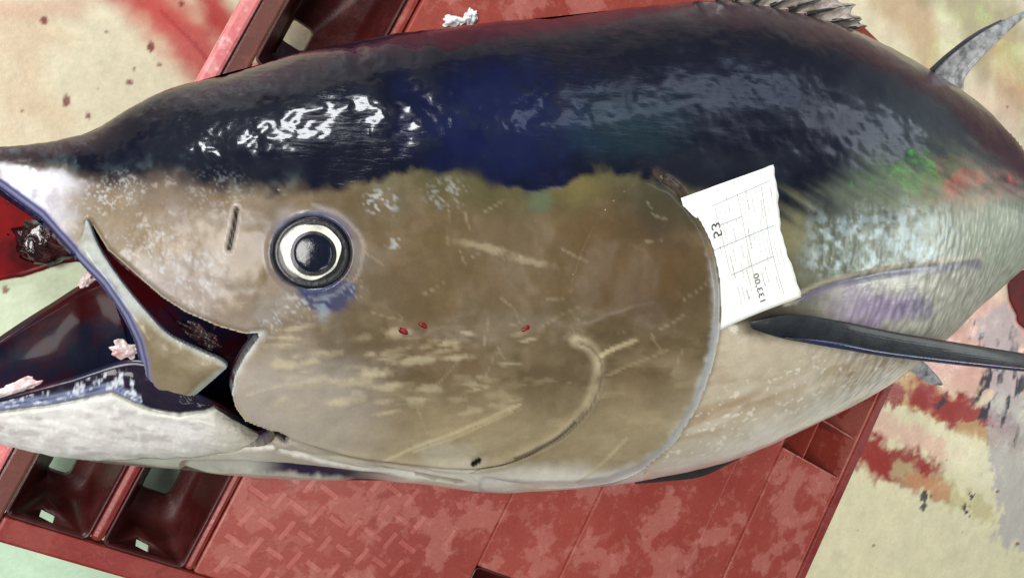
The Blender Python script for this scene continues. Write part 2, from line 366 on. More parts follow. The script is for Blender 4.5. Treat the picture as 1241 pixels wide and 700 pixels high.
# cups of the pockets
def cup(u0, u1, v0, v1, depth=.075, hole=None, rib=None, wallhole=()):
    """tapered cup with rounded corners; the bottom has an opening (hole, in u, v)"""
    n = 8; r = .018; t = .012
    def ring(u0, u1, v0, v1, z, r):
        pts = []
        for (cu, cv, a0) in ((u1 - r, v1 - r, 0), (u0 + r, v1 - r, 90), (u0 + r, v0 + r, 180), (u1 - r, v0 + r, 270)):
            for k in range(n): a = math.radians(a0 + 90 * k / (n - 1)); pts.append((cu + r * math.cos(a), cv + r * math.sin(a), z))
        return np.array(pts)
    zb = ZP - depth
    rings = [ring(u0, u1, v0, v1, ZP - .001, .006), ring(u0 + .001, u1 - .001, v0 + .001, v1 - .001, ZP - .012, .010), ring(u0 + t, u1 - t, v0 + t, v1 - t, zb + .02, r), ring(u0 + t + .008, u1 - t - .008, v0 + t + .008, v1 - t - .008, zb, r)]
    h = hole
    rings.append(ring(h[0], h[1], h[2], h[3], zb - .0005, .008)); rings.append(ring(h[0] + .001, h[1] - .001, h[2] + .001, h[3] - .001, zb - .008, .008))
    m_ = 4 * n; V = np.vstack(rings); F_ = []
    for k in range(len(rings) - 1):
        for j in range(m_): F_.append((k * m_ + j, k * m_ + (j + 1) % m_, (k + 1) * m_ + (j + 1) % m_, (k + 1) * m_ + j))
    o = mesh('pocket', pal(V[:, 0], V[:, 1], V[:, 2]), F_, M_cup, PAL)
    s = o.modifiers.new('thickness', 'SOLIDIFY'); s.thickness = .003; s.offset = 0
    for pxh in wallhole:                       # small drain opening through the outer wall
        c0 = un(pxh, ZP - .022); kb = np.array([[a, b_, d_] for a in (-.0075, .0075) for b_ in (-.03, .03) for d_ in (-.0085, .0085)])
        kv = c0 + np.outer(kb[:, 0], AX) + np.outer(kb[:, 1], BX) + np.outer(kb[:, 2] + kb[:, 0] * .3, [0, 0, 1.])
        cut = fix_normals(mesh('cutter', kv, [(0, 1, 3, 2), (4, 6, 7, 5), (0, 4, 5, 1), (2, 3, 7, 6), (0, 2, 6, 4), (1, 5, 7, 3)], M_cup, smooth=False))
        bo = o.modifiers.new('opening', 'BOOLEAN'); bo.object = cut; bo.operation = 'DIFFERENCE'; bo.solver = 'EXACT'
        bpy.context.view_layer.update(); me = bpy.data.meshes.new_from_object(o.evaluated_get(bpy.context.evaluated_depsgraph_get()))
        o.modifiers.clear(); o.data = me; bpy.data.objects.remove(cut)
    return o
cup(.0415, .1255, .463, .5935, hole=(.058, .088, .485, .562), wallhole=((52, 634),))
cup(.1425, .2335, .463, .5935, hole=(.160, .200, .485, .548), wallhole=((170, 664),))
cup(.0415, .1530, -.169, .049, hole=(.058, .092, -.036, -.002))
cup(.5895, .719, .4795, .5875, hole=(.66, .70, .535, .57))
# ribs between the pockets: rounded crowns
pbox('rib', .1257, .1423, .463, .594, .07, ZP + .002, M_redrim, .006, .0015)
pbox('rib', .2337, .2460, .463, .594, .07, ZP + .002, M_redrim, .005, .001)
pbox('rib', .1532, .1700, -.17, .0495, .07, ZP - .004, M_red, .006, .001)
# right pocket: waffle of thin ribs
pbox('rib', 1.0235, 1.158, .064, .067, .03, ZP - .006, M_red, .0008)
pbox('rib', 1.074, 1.077, -.13, .0635, .03, ZP - .004, M_red, .0008); pbox('rib', 1.074, 1.077, .0675, .1365, .03, ZP - .012, M_red, .0008)
pbox('rib', 1.114, 1.117, -.13, .0635, .02, ZP - .05, M_red, .0008); pbox('rib', 1.114, 1.117, .0675, .1365, .02, ZP - .05, M_red, .0008)
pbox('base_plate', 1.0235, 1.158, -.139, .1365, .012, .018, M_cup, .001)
for u in (.45, .80): pbox('runner', u, u + .1, VT + .05, VB - .04, 0, ZP - .024, M_redrim, .004)
pbox('runner', .95, 1.015, VT + .05, VB - .04, 0, ZP - .026, M_redrim, .004)
# anti-slip tread: low herringbone bars, worn pale
bars = []; bF = []
def addbar(cu, cv, L, wd, ang, z, h=.0005):
    a = math.radians(ang); du, dv = math.cos(a), math.sin(a); k = len(bars)
    for zz, ins in ((z - .001, 0), (z + h, .0007)):
        for s, t in ((-1, -1), (1, -1), (1, 1), (-1, 1)):
            bars.append((cu + du * s * (L / 2 - ins) - dv * t * (wd / 2 - ins), cv + dv * s * (L / 2 - ins) + du * t * (wd / 2 - ins), zz))
    bF.extend([tuple(k + q for q in f) for f in ((4, 5, 6, 7), (0, 1, 5, 4), (1, 2, 6, 5), (2, 3, 7, 6), (3, 0, 4, 7))])
for i in range(11):
    for j in range(7):
        cu, cv = .272 + i * .026, .395 + j * .030
        keep = vnoise(np.array(i * .45), np.array(j * .5), 5)
        if keep < .36 or cu > .56: continue
        sx = 1 if (i + j) % 2 else -1
        addbar(cu, cv, .03 * rng.uniform(.7, 1), .0075, 15 if sx > 0 else 105, ZP)
bars = np.array(bars); o = mesh('tread', pal(bars[:, 0], bars[:, 1], bars[:, 2]), bF, pallet_material('worn tread', (182, 100, 90), (162, 76, 68), (190, 118, 108), .8), PAL, smooth=False); tag(o, kind='stuff')
# ------------------------------------------------------------------ the tuna: hull of rings from snout to tail
ZC = .31
Dc = [(-78, 181), (0, 178), (60, 172), (110, 159), (160, 130), (220, 105), (300, 82), (400, 59), (500, 41), (600, 28), (700, 17), (800, 6), (870, 1), (940, 10), (1000, 25), (1060, 49), (1115, 78), (1165, 112), (1205, 156), (1241, 197)]
Vc = [(-78, 500), (-5, 535), (60, 548), (110, 559), (160, 565), (220, 570), (300, 579), (400, 583), (500, 586), (600, 595), (700, 592), (800, 579), (890, 555), (980, 517), (1060, 476), (1120, 432), (1170, 388), (1215, 348), (1250, 318), (1285, 290)]
Tc = [.014, .042, .056, .068, .08, .095, .115, .135, .15, .16, .168, .17, .168, .16, .15, .135, .118, .1, .084, .07]
Zc = [ZC] * 13 + [.309, .307, .303, .298, .293, .288, .284]
NS, NV = 800, 320
Dp, Vp = spline(Dc, NS), spline(Vc, NS); Tn = spline(Tc, NS)[:, 0]; Zn = spline(Zc, NS)[:, 0]
th = np.linspace(0, math.pi, NV + 1); ex = 2 / 2.25
cu, su = np.sign(np.cos(th)) * np.abs(np.cos(th)) ** .93, np.abs(np.sin(th)) ** 1.28
def outn(P, up):
    t = np.gradient(P, axis=0); t /= np.linalg.norm(t, axis=1)[:, None] + 1e-9
    n = np.stack([t[:, 1], -t[:, 0]], 1); n *= np.sign(n[:, 1] * (-1 if up else 1) + 1e-9)[:, None]; return n
nD, nV = outn(Dp, True), outn(Vp, False); Da, Va = Dp.copy(), Vp.copy()
def hull(Da, Va):
    D, V = un(Da, Zn), un(Va, Zn); M, h = (D + V) / 2, (D - V) / 2
    P = M[:, None] + h[:, None] * cu[None, :, None]; P[:, :, 2] += Tn[:, None] * su[None]; return P
def ksm(a, k=21):
    ker = np.hanning(k); ker /= ker.sum(); p = np.pad(a, (k // 2, k // 2), mode='edge'); return np.convolve(p, ker, 'valid')
for it in range(5):
    q = pr(hull(Da, Va))
    od = ((q - Dp[:, None]) * nD[:, None]).sum(-1).max(1); ov = ((q - Vp[:, None]) * nV[:, None]).sum(-1).max(1)
    Da -= ksm(od)[:, None] * nD * .9; Va -= ksm(ov)[:, None] * nV * .9
PB = hull(Da, Va)
# the rest of the tail, behind what the photo shows
D19, V19 = un(Da[-1:], Zn[-1:])[0], un(Va[-1:], Zn[-1:])[0]; M19 = (D19 + V19) / 2; H19 = np.linalg.norm(D19 - V19) / 2
PX = pr(PB); x, y = PX[..., 0], PX[..., 1]
du = np.gradient(PB, axis=0); dv = np.gradient(PB, axis=1); NB = np.cross(du, dv); NB /= np.linalg.norm(NB, axis=-1)[..., None] + 1e-12
if NB[400, 160, 2] < 0: NB = -NB

LIP = np.array([(-82, 178), (-40, 203), (0, 229), (46, 263), (92, 314), (125, 347), (150, 385), (165, 415), (171, 440), (173, 462), (180, 474)])
CHEEK = np.array([(107, 268), (127, 302), (162, 333), (193, 360), (224, 379.5), (262, 395), (297, 405), (318, 403), (309, 414), (296, 432), (284, 455), (280, 478), (284, 495), (297, 514), (318, 522), (338, 529)])
CUT = np.vstack([[(-140, 150)], LIP[:5], [(100, 318)], [(101, 300), (103, 280)], CHEEK, [(318, 540), (240, 549), (160, 553), (95, 556), (40, 566), (-140, 640)]])
GEDGE = np.array([(792, 214), (815, 226), (832, 248), (848, 276), (860, 312), (866, 350), (864, 400), (855, 440), (838, 485), (812, 528), (776, 560), (735, 578), (690, 587), (640, 590), (590, 586)])
GIN = np.array([(590, 586), (570, 570), (620, 556), (668, 532), (704, 500), (722, 465), (723, 440), (712, 420), (690, 400), (690, 340), (720, 270), (760, 228), (792, 214)])
GILL = np.vstack([smooth_poly(np.vstack([GEDGE, GIN[1:-1]]), 4)])
PREOP = spline([(697, 412), (714, 420), (724, 443), (716, 480), (690, 515), (650, 540), (600, 558), (540, 563), (430, 553), (345, 530)], 60)
YB = np.array([(-200, 192), (0, 199), (60, 203), (110, 210), (160, 215), (220, 226), (300, 236), (380, 234), (420, 219), (470, 205), (540, 212), (600, 226), (640, 233), (690, 219), (740, 206), (790, 218), (830, 236), (880, 250), (950, 262), (1000, 252), (1060, 226), (1120, 205), (1180, 200), (1241, 225), (1500, 260)])
BACK = np.array([(-200, 150)] + [(a, b) for a, b in YB])
rF = np.random.default_rng(11)
FLECKS = [(rF.uniform(330, 640), rF.uniform(395, 505), rF.uniform(-14, 6), rF.uniform(8, 26), rF.uniform(2., 5.5), rF.uniform(.25, .7)) for k in range(60)]
FLECKS += [(500, 437, -4, 26, 6, .8), (455, 453, -4, 22, 6, .8), (430, 465, -8, 22, 7, .7), (555, 432, -2, 28, 5, .75), (480, 402, -3, 18, 6, .6), (545, 415, -6, 14, 5, .6), (420, 488, -12, 30, 7, .6), (590, 300, 12, 40, 5, .4), (640, 316, 12, 34, 5, .4), (470, 470, -8, 26, 5, .7), (380, 462, -10, 22, 6, .6), (520, 472, -6, 22, 6, .6)]
SCR = [((460, 561), (540, 527), (630, 488), 2.2, (200, 186, 150)), ((500, 549), (560, 524), (620, 497), 1.6, (190, 172, 136)), ((698, 578), (730, 552), (756, 525), 2.0, (190, 178, 142)), ((727, 430), (745, 420), (766, 409), 3, (206, 192, 150)), ((300, 478), (340, 466), (400, 460), 1.5, (180, 170, 150)), ((735, 455), (760, 440), (800, 420), 1.3, (150, 134, 104)), ((605, 360), (622, 372), (628, 388), 1.2, (170, 156, 124)), ((655, 395), (680, 380), (700, 372), 1.2, (160, 144, 110))]
rs = np.random.default_rng(5)
for k in range(34):
    a0, b0 = rs.uniform(330, 850), rs.uniform(240, 560); an = math.radians(rs.choice([-28, 10, 80, -60]) + rs.normal(0, 12)); Ls = rs.uniform(8, 42)
    SCR.append(((a0, b0), (a0 + .5 * Ls * math.cos(an), b0 + .5 * Ls * math.sin(an) + 1), (a0 + Ls * math.cos(an), b0 + Ls * math.sin(an)), rs.uniform(.6, 1.2), (176, 162, 132)))
def skin(x, y):
    """colour, material masks and relief of the tuna's flank, all in one measured plan of its left side"""
    n1 = fbm(x, y, 70, 21); n2 = fbm(x, y, 22, 22); n3 = fbm(x, y, 7, 23); n4 = fbm(x, y, 3, 24, 2); ns = fbm(x, y, 12, 25, 4, 4, -6)
    yb = np.interp(x, YB[:, 0], YB[:, 1])
    c = np.ones(x.shape + (3,)) * lin((108, 93, 68)); h = np.zeros(x.shape); mw = np.zeros(x.shape); ms = np.zeros(x.shape); mg = np.full(x.shape, .38) + .12 * n1
    S = {}
    def P(a, rgb):
        a = np.clip(a, 0, 1)[..., None]; S['c'] = S['c'] * (1 - a) + a * lin(rgb)
    S['c'] = c
    # cheek and gill cover
    P(sm(440, 240, x + 40 * n1) * .8, (136, 124, 112)); P(sm(-.05, .5, fbm(x, y, 45, 81)) * sm(560, 300, x) * .5, (154, 148, 144)); P(sm(.05, .45, fbm(x, y, 34, 84)) * sm(460, 560, x) * .4, (84, 80, 54)); P(sm(.1, .5, fbm(x, y, 80, 85)) * .35, (132, 126, 110)); P(sm(.0, .5, fbm(x, y, 60, 82)) * .4, (92, 72, 46)); P(sm(0, .5, fbm(x, y, 40, 83, 4, 2.5, -8)) * .35, (142, 124, 94)); P(sm(-.1, .6, n1) * .5, (120, 100, 72)); P(sm(.05, .55, n2) * .3, (152, 134, 108))
    P(sm(110, 30, np.hypot((x - 760) * .8, y - 320)) * .7, (98, 74, 44)); P(sm(140, 40, np.hypot((x - 590) * .7, y - 330)) * .5, (112, 90, 56))
    P(sm(60, 0, y - yb + 14 * n2) * sm(380, 520, x) * .7, (86, 86, 56)); P(sm(34, 4, np.hypot((x - 700) * .7, y - 225) + 10 * n2) * .6, (128, 116, 70)); P(sm(22, 6, np.hypot(x - 652, y - 246) + 8 * n2) * .5, (104, 124, 96)); P(sm(70, 10, np.hypot((x - 800) * .8, y - 255) + 12 * n2) * .7, (60, 56, 44)); P(sm(40, 8, np.hypot((x - 205) * .5, y - 228) + 14 * n2) * .5, (104, 90, 78))
    P(sm(445, 530, y + 22 * n1) * .8, (160, 145, 114)); P(sm(500, 400, x) * sm(420, 470, y + 26 * n1) * .6, (170, 160, 146)); P(sm(552, 582, y + .03 * (x - 600) + 7 * n2) * .95, (226, 224, 212)); P(sm(780, 840, x) * sm(420, 500, y) * .5, (176, 166, 140))
    P(sm(300, 230, x) * sm(300, 350, y) * .4, (152, 140, 134)); P(sm(.1, .5, ns) * sm(380, 470, y) * .3, (178, 164, 130))
    P(sm(500, 330, x + 40 * n1) * sm(395, 470, y + 24 * n1) * .65, (168, 160, 150))
    # behind the gill cover: olive, silver flank, cream belly
    de, te = pdist(x, y, GEDGE); right = x > np.interp(y, GEDGE[:, 1][:11], GEDGE[:, 0][:11])
    right = (right & (y > 180) & (x > 780)) | (x > 872); rt = right.astype(float)
    P(rt, (92, 88, 66))
    fl = sm(930, 1040, x + 30 * n1); P(rt * fl, (108, 116, 100)); P(rt * sm(1070, 1190, x + 20 * n1) * sm(215, 270, y), (166, 172, 154))
    P(rt * sm(.05, .5, n1) * sm(1010, 960, x) * .6, (126, 118, 84))
    sil = rt * sm(960, 1010, x) * sm(240, 275, y + 14 * n2) * sm(342, 320, y + 8 * n2) * sm(1180, 1110, x)
    P(sil * sm(-.25, .3, n3 + .4 * n2) * .75, (176, 194, 196))
    crease = spline([(960, 372), (985, 356), (1020, 342), (1070, 331), (1120, 324), (1185, 316)], 40); dc, tcx = pdist(x, y, crease); yc = np.interp(x, crease[:, 0], crease[:, 1])
    low = rt * sm(-2, 14, y - yc) * sm(950, 1000, x)
    P(low, (184, 182, 168)); P(low * sm(34, 6, np.hypot((x - 1062) / 2.1, (y - 372) + .10 * (x - 1062)) + 12 * n2) * .9, (156, 140, 170)); P(low * sm(60, 8, np.hypot((x - 1035) / 1.0, y - 350) + 10 * n2) * .5, (164, 152, 172))
    P(low * sm(20, 4, np.hypot((x - 1108) / 1.6, (y - 372)) + 10 * n3) * .6, (120, 110, 150))
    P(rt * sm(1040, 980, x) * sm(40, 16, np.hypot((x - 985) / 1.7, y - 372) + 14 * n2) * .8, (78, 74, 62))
    bel = rt * sm(388, 412, y + 6 * n2 - .18 * (x - 900)); P(bel, (194, 182, 158)); P(bel * sm(.0, .5, ns) * .45, (166, 146, 114)); P(bel * sm(16, 2, np.abs(y - 500 + .3 * (x - 860)) + 6 * n2) * sm(1000, 900, x) * .5, (160, 130, 92))
    P(bel * sm(35, 75, y - 470 + .42 * (x - 900) + 8 * n2), (222, 216, 202)); P(bel * sm(.1, .5, fbm(x, y, 16, 87, 4, 4, -24)) * .4, (224, 214, 196)); P(bel * sm(60, 95, y - 470 + .5 * (x - 900) + 8 * n2), (234, 232, 226))
    P(rt * sm(1150, 1230, x) * .8, (178, 188, 168))
    P(rt * sm(11, 2, dc + 5 * n2) * sm(.05, .2, tcx) * .7 * (y > yc - 3), (116, 108, 134)); P(rt * sm(6, 1, np.abs(dc - 6) + 3 * n2) * (y < yc) * .7, (196, 186, 164))
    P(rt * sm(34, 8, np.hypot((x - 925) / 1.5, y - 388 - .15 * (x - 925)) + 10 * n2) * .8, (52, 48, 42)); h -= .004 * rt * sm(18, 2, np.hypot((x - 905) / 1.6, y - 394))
    # dark back with a ragged border
    soft = 6 + 48 * sm(860, 1040, x) + 7 * sm(440, 380, x) + 6 * sm(-.1, .4, n1)
    bd = y - yb + (8 * n2 + 3 * n3 + 17 * n1) * (.35 + .65 * sm(60, 200, x)) + sm(880, 980, x) * 34 * fbm(x, y, 10, 86, 3, 5, 32)
    bk = sm(soft, -soft, bd); P(bk, (15, 17, 30)); P(bk * sm(-.1, .5, n1) * .45, (34, 38, 44)); P(bk * sm(130, 30, np.hypot((x - 600) * .8, (y - 150) * 1.2) + 40 * n2) * .5, (18, 26, 70))
    P(bk * sm(.1, .6, n2) * .25, (38, 42, 52)); P(bk * sm(60, 15, np.hypot((x - 760) * .55, y - 150) + 20 * n2) * .4, (28, 52, 58)); P(bk * sm(1000, 1140, x + 40 * n1) * .6, (62, 68, 72))
    dd, _ = pdist(x, y, Dc); P(sm(34, 6, dd + 8 * n2) * sm(150, 300, x) * .55, (58, 30, 44)); P(sm(40, 10, dd + 8 * n2) * sm(960, 1010, x) * .75, (58, 30, 38)); P(sm(30, 6, dd) * sm(170, 90, x) * .8, (62, 48, 52))  # dorsal edge: red reflection of the pallet painted into the colour
    mw = np.maximum(bk, rt * fl * .7); mg = mg + .10 * sm(-.2, .4, n1) + bk * (.66 - .44 * sm(540, 700, x)) + .3 * bel
    P(sm(26, 4, np.abs(bd) + 10 * n3) * sm(440, 300, x) * sm(-.1, .4, n2) * .22, (96, 116, 116))
    # snout: silvery, lilac white
    sn = sm(118, 40, x + .25 * (y - 230) + 14 * n2) * sm(-3, 7, bd); P(sn * .95, (226, 228, 238)); P(sn * sm(.1, .5, n2) * .7, (160, 150, 158))
    P(sm(.32, .55, n3 + .25 * n2) * sm(330, 140, x) * sm(-8, 10, bd) * .28, (204, 198, 196))
    # lip
    dl, tl = pdist(x, y, LIP); P(sm(15, 9, dl + 2 * n3) * (tl < .55) * .92, (112, 112, 150)); P(sm(5, 2, dl) * (tl < .62), (44, 44, 84)); P(sm(2.6, .8, np.abs(dl - 9)) * (tl < .55) * .8, (60, 58, 96))
    mg = mg + .6 * sm(18, 6, dl) * (tl < .6)
    h -= .004 * sm(10, 0, dl) ** 2
    dk, tk = pdist(x, y, CHEEK); P(sm(7, 1, dk + 2 * n3) * (tk > .42) * (tk < .75) * .7, (206, 212, 208)); P(sm(9, 2, dk) * (tk > .75) * .6, (190, 184, 150)); h -= .005 * sm(9, 0, dk) ** 2
    P(sm(5, 1, dk + 2 * n3) * (tk < .42) * .5, (190, 178, 150))
    S['c'] = S['c'] * np.clip(1 - .28 * sm(540, 400, y + 30 * n1) * (1 - bk) * (1 - rt) * sm(240, 460, x + 40 * n1), 0, 1)[..., None]     # bronze of the cheek
    # eye surround
    re = np.hypot((x - 378), (y - 306) * 1.08)
    P(sm(70, 46, re + 10 * n2) * .35, (150, 144, 150)); P(sm(54, 48, re + 2 * n3) * .9, (24, 25, 36)); P(sm(60, 50, re + 4 * n2) * sm(300, 270, y + 6 * n2) * .5, (84, 90, 120)); P(sm(30, 20, np.hypot((x - 396) * .72, y - 352) + 5 * n3) * (y > 340) * .95, (56, 60, 88))
    P(sm(4, 1, np.abs(re - 61 - 5 * n2)) * (x > 378) * .22, (190, 182, 176)); P(sm(12, 2, np.hypot((x - 392) * .9, (y - 372) * .5)) * sm(0, .3, n3 + .2) * .5, (150, 168, 180))
    h += .0016 * sm(58, 50, re) - .010 * sm(49, 43, re)
    # mucus, flecks, scratches
    mu = sm(.18, .42, n4 + .35 * n3)
    for (mx, my, r, al) in ((462, 245, 30, .75), (478, 295, 16, .6), (360, 372, 34, .6), (430, 350, 20, .5), (265, 240, 60, .25), (180, 300, 60, .45), (240, 335, 60, .45), (230, 380, 40, .4), (330, 390, 24, .6), (150, 230, 40, .5), (540, 235, 36, .4), (1000, 320, 40, .4), (120, 240, 36, .6)):
        P(mu * sm(r, r * .3, np.hypot(x - mx, (y - my) * 1.3)) * al * .7, (188, 196, 200))
    for (fx, fy, an, L, wd, al) in FLECKS:
        m = (np.abs(x - fx) < L + 12) & (np.abs(y - fy) < L + 12)
        if not m.any(): continue
        a = math.radians(an); uu = (x[m] - fx) * math.cos(a) + (y[m] - fy) * math.sin(a); vv = -(x[m] - fx) * math.sin(a) + (y[m] - fy) * math.cos(a)
        e = np.sqrt((uu / L) ** 2 + (vv / wd) ** 2) + .55 * n3[m]
        al_ = (sm(1.25, .3, e) * al * .75)[:, None]; S['c'][m] = S['c'][m] * (1 - al_) + al_ * lin((188, 176, 144)); h[m] += .0005 * al_[:, 0]
    for (a, b_, d_, wd, rgb) in SCR:
        lo = np.min([a, b_, d_], 0) - 6; hi = np.max([a, b_, d_], 0) + 6; m = (x > lo[0]) & (x < hi[0]) & (y > lo[1]) & (y < hi[1])
        if not m.any(): continue
        q, t = pdist(x[m], y[m], [a, b_, d_]); al_ = (sm(wd + .8, wd * .4, q + .8 * n4[m]) * (.7 if wd > 1.25 else .28) * (1 - .4 * t))[:, None]
        S['c'][m] = S['c'][m] * (1 - al_) + al_ * lin(rgb); h[m] += .0004 * al_[:, 0]
    # slit between nostril and eye
    dsl, tsl = pdist(x, y, [(287, 254), (284, 275), (278, 302)]); P(sm(3.4, 1.2, dsl), (18, 18, 22)); h -= .004 * sm(4, 0, dsl); P(sm(3, 1, np.abs(dsl - 5)) * .4, (190, 180, 170))
    # ridge behind the cheek
    dp, tp = pdist(x, y, PREOP); wr_ = 10 - 4 * tp; P(sm(wr_ * 1.2, wr_ * .3, dp + 2 * n2) * (.62 - .3 * tp) * (.75 + .5 * n2), (196, 182, 150)); dpi, _ = pdist(x, y, PREOP + np.array([4.5, 3.])); P(sm(1.8, .5, dpi) * .55, (78, 68, 56)); h += .0020 * sm(wr_ * 1.6, 0, dp) * sm(1, .8, tp) - .0014 * sm(3, 0, dpi)
    P(sm(26, 8, np.hypot((x - 545) * .5, y - 552) + 6 * n3) * .4, (206, 204, 186)); P(sm(3, 1, dp) * (tp > .42) * (tp < .62) * .7, (40, 36, 32))
    dn, _ = pdist(x, y, [(573, 558), (580, 554)]); P(sm(4, 2, dn), (14, 14, 14))
    # notch above the gill
    dg, tg = pdist(x, y, [(806, 216), (822, 228), (832, 244)]); P(sm(6, 2, dg + 2 * n3), (8, 8, 12)); h -= .004 * sm(7, 0, dg)
    # throat: folds and the dark slit under the gill flaps
    ds, ts = pdist(x, y, spline([(225, 566), (290, 566), (360, 570), (435, 579), (500, 581)], 20)); P(sm(8.5, 4, ds + 2 * n3) * sm(1, .7, ts) * sm(0, .06, ts), (44, 34, 56)); h -= .007 * sm(9, 0, ds) * sm(1, .7, ts)
    for pts, rgb in (([(345, 530), (400, 552), (470, 570), (560, 583)], (150, 142, 128)), ([(338, 545), (420, 566), (500, 577)], (214, 212, 204)), ([(355, 548), (430, 560), (520, 570)], (176, 168, 150)), ([(100, 557), (200, 553), (330, 541)], (228, 226, 214))):
        dq, _ = pdist(x, y, spline(pts, 16)); P(sm(3.5, 1, dq + 1.5 * n3) * .8, rgb); h -= .0022 * sm(4, 0, dq)
    P(sm(350, 300, x) * sm(540, 552, y) * .7, (186, 186, 172))
    dt, _ = pdist(x, y, [(336, 528), (345, 533)]); P(sm(6, 3, dt), (20, 16, 18)); h -= .006 * sm(8, 0, dt)
    # little glints of scale on the belly
    P(bel * sm(.42, .5, fbm(x, y, 3.2, 77, 2, 2.2, -35)) * sm(60, 20, np.abs(y - 505 + .5 * (x - 900))) * .7, (236, 230, 214))
    # scale rows, fold relief, wrinkles of the back
    ms = np.clip(sil * 1.2 + rt * sm(1000, 1060, x) * sm(225, 260, y) * .6 + low * .35, 0, 1)
    h -= .0028 * sm(8, 0, dc) * rt * sm(.0, .15, tcx) * sm(1, .5, tcx)
    h += .0012 * n1 + .0004 * n2 + (1 - bk) * .004 * fbm(x, y, 150, 47, 2)
    h += bk * (.0034 * fbm(x, y, 62, 46, 2, 2.2, -6) * sm(1010, 760, x) + .0005 * n2)
    h += .0005 * bk * fbm(x, y, 16, 44, 3) * sm(.0, .4, fbm(x, y, 50, 45))
    # gill edge rim, with the cover's shade painted dark on the flank behind
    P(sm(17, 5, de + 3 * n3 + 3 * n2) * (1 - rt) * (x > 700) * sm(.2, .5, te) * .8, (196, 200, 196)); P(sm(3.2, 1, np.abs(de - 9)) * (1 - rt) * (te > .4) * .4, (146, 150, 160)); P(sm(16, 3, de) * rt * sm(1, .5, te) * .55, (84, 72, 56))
    return S['c'], np.stack([np.clip(mw, 0, 1), ms, np.clip(mg, 0, 1)], -1), h
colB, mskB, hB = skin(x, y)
# leave room under the gill cover
ing = inside(x, y, GILL); dgl, _ = pdist(x, y, GILL, True); hB = hB - .005 * sm(0, 60, dgl) ** 1.3 * ing
FISH = root('bluefin_tuna', (.5, -.08, ZP), 'large dark-backed tuna with open mouth lying on the red pallet', 'tuna')
PU = PB + NB * hB[..., None]

def cutgrid(Pg, pxg, poly, keep_in, close_j=False):
    """quads of a grid on one side of a polygon, the border snapped onto it"""
    a, b_ = pxg.shape[:2]; ins = inside(pxg[..., 0], pxg[..., 1], poly); drop = ~ins if keep_in else ins
    idx = np.arange(a * b_).reshape(a, b_); f = gridfaces(idx); df = drop.ravel()
    f = f[~df[f].all(1)]
    bord = np.unique(f[df[f]]) if len(f) else np.array([], int)
    V = Pg.reshape(-1, 3).copy(); q = pxg.reshape(-1, 2)
    if len(bord):
        tq = nearest(q[bord], np.asarray(poly, float)); far = np.hypot(*(tq - q[bord]).T) > 12; tq[far] = q[bord][far]
        d0 = un(q[bord], V[bord, 2]); V[bord] += un(tq, V[bord, 2]) - d0
    return V, f, bord
def border_edges(f):
    e = np.vstack([f[:, [0, 1]], f[:, [1, 2]], f[:, [2, 3]], f[:, [3, 0]]]); s = np.sort(e, 1); key = s[:, 0].astype(np.int64) * 10000000 + s[:, 1]
    _, inv, cnt = np.unique(key, return_inverse=True, return_counts=True); return e[cnt[inv] == 1]
def compact(V, f, *attr):
    u, inv = np.unique(f, return_inverse=True); return (V[u], inv.reshape(f.shape)) + tuple(a[u] for a in attr)
def skirted(V, f, off, cols, msk, only=None, scol=None):
    """add a wall down from the open border"""
    e = border_edges(f)
    if only is not None: e = e[only[e].all(1)]
    u = np.unique(e); mp = {int(k): len(V) + i for i, k in enumerate(u)}
    V2 = np.vstack([V, V[u] + off[u]]); q = np.array([(a, mp[int(a)], mp[int(b_)], b_) for a, b_ in e])[:, ::-1]
    c2 = np.vstack([cols, cols[u] * .8 if scol is None else np.tile(lin(scol), (len(u), 1))])
    return V2, np.vstack([f, q]), c2, np.vstack([msk, msk[u]])

# upper (seen) half
V, f, bord = cutgrid(PU, PX, CUT, False)
isb = np.zeros(len(V), bool); isb[bord] = True
inward = np.zeros_like(V); inward[:, 2] = -.014; ctr = ((PB[:, :1] + PB[:, -1:]) / 2 + 0 * PB).reshape(-1, 3); inw = ctr - V; inw /= np.linalg.norm(inw, axis=1)[:, None] + 1e-9; inward += inw * .006
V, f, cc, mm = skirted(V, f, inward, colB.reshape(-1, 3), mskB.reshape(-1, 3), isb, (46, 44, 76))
# under half, mirrored in the fish's own middle plane, coarser
st = 4
PL = PB[:, ::st].copy(); PL[..., 2] = 2 * Zn[:, None] - PL[..., 2]; VL, fL, bL = cutgrid(PB[:, ::st], PX[:, ::st], CUT, False); zc_ = np.repeat(Zn, PL.shape[1]); VL[:, 2] = 2 * zc_ - VL[:, 2]
fL = fL[:, ::-1] + len(V); cL = colB[:, ::st].reshape(-1, 3); mL = mskB[:, ::st].reshape(-1, 3)
V = np.vstack([V, VL]); f = np.vstack([f, fL]); cc = np.vstack([cc, cL]); mm = np.vstack([mm, mL])
V, f, cc, mm = compact(V, f, cc, mm)
BODY = mesh('body', V, f, SKIN, FISH, cols=cc, msk=mm)
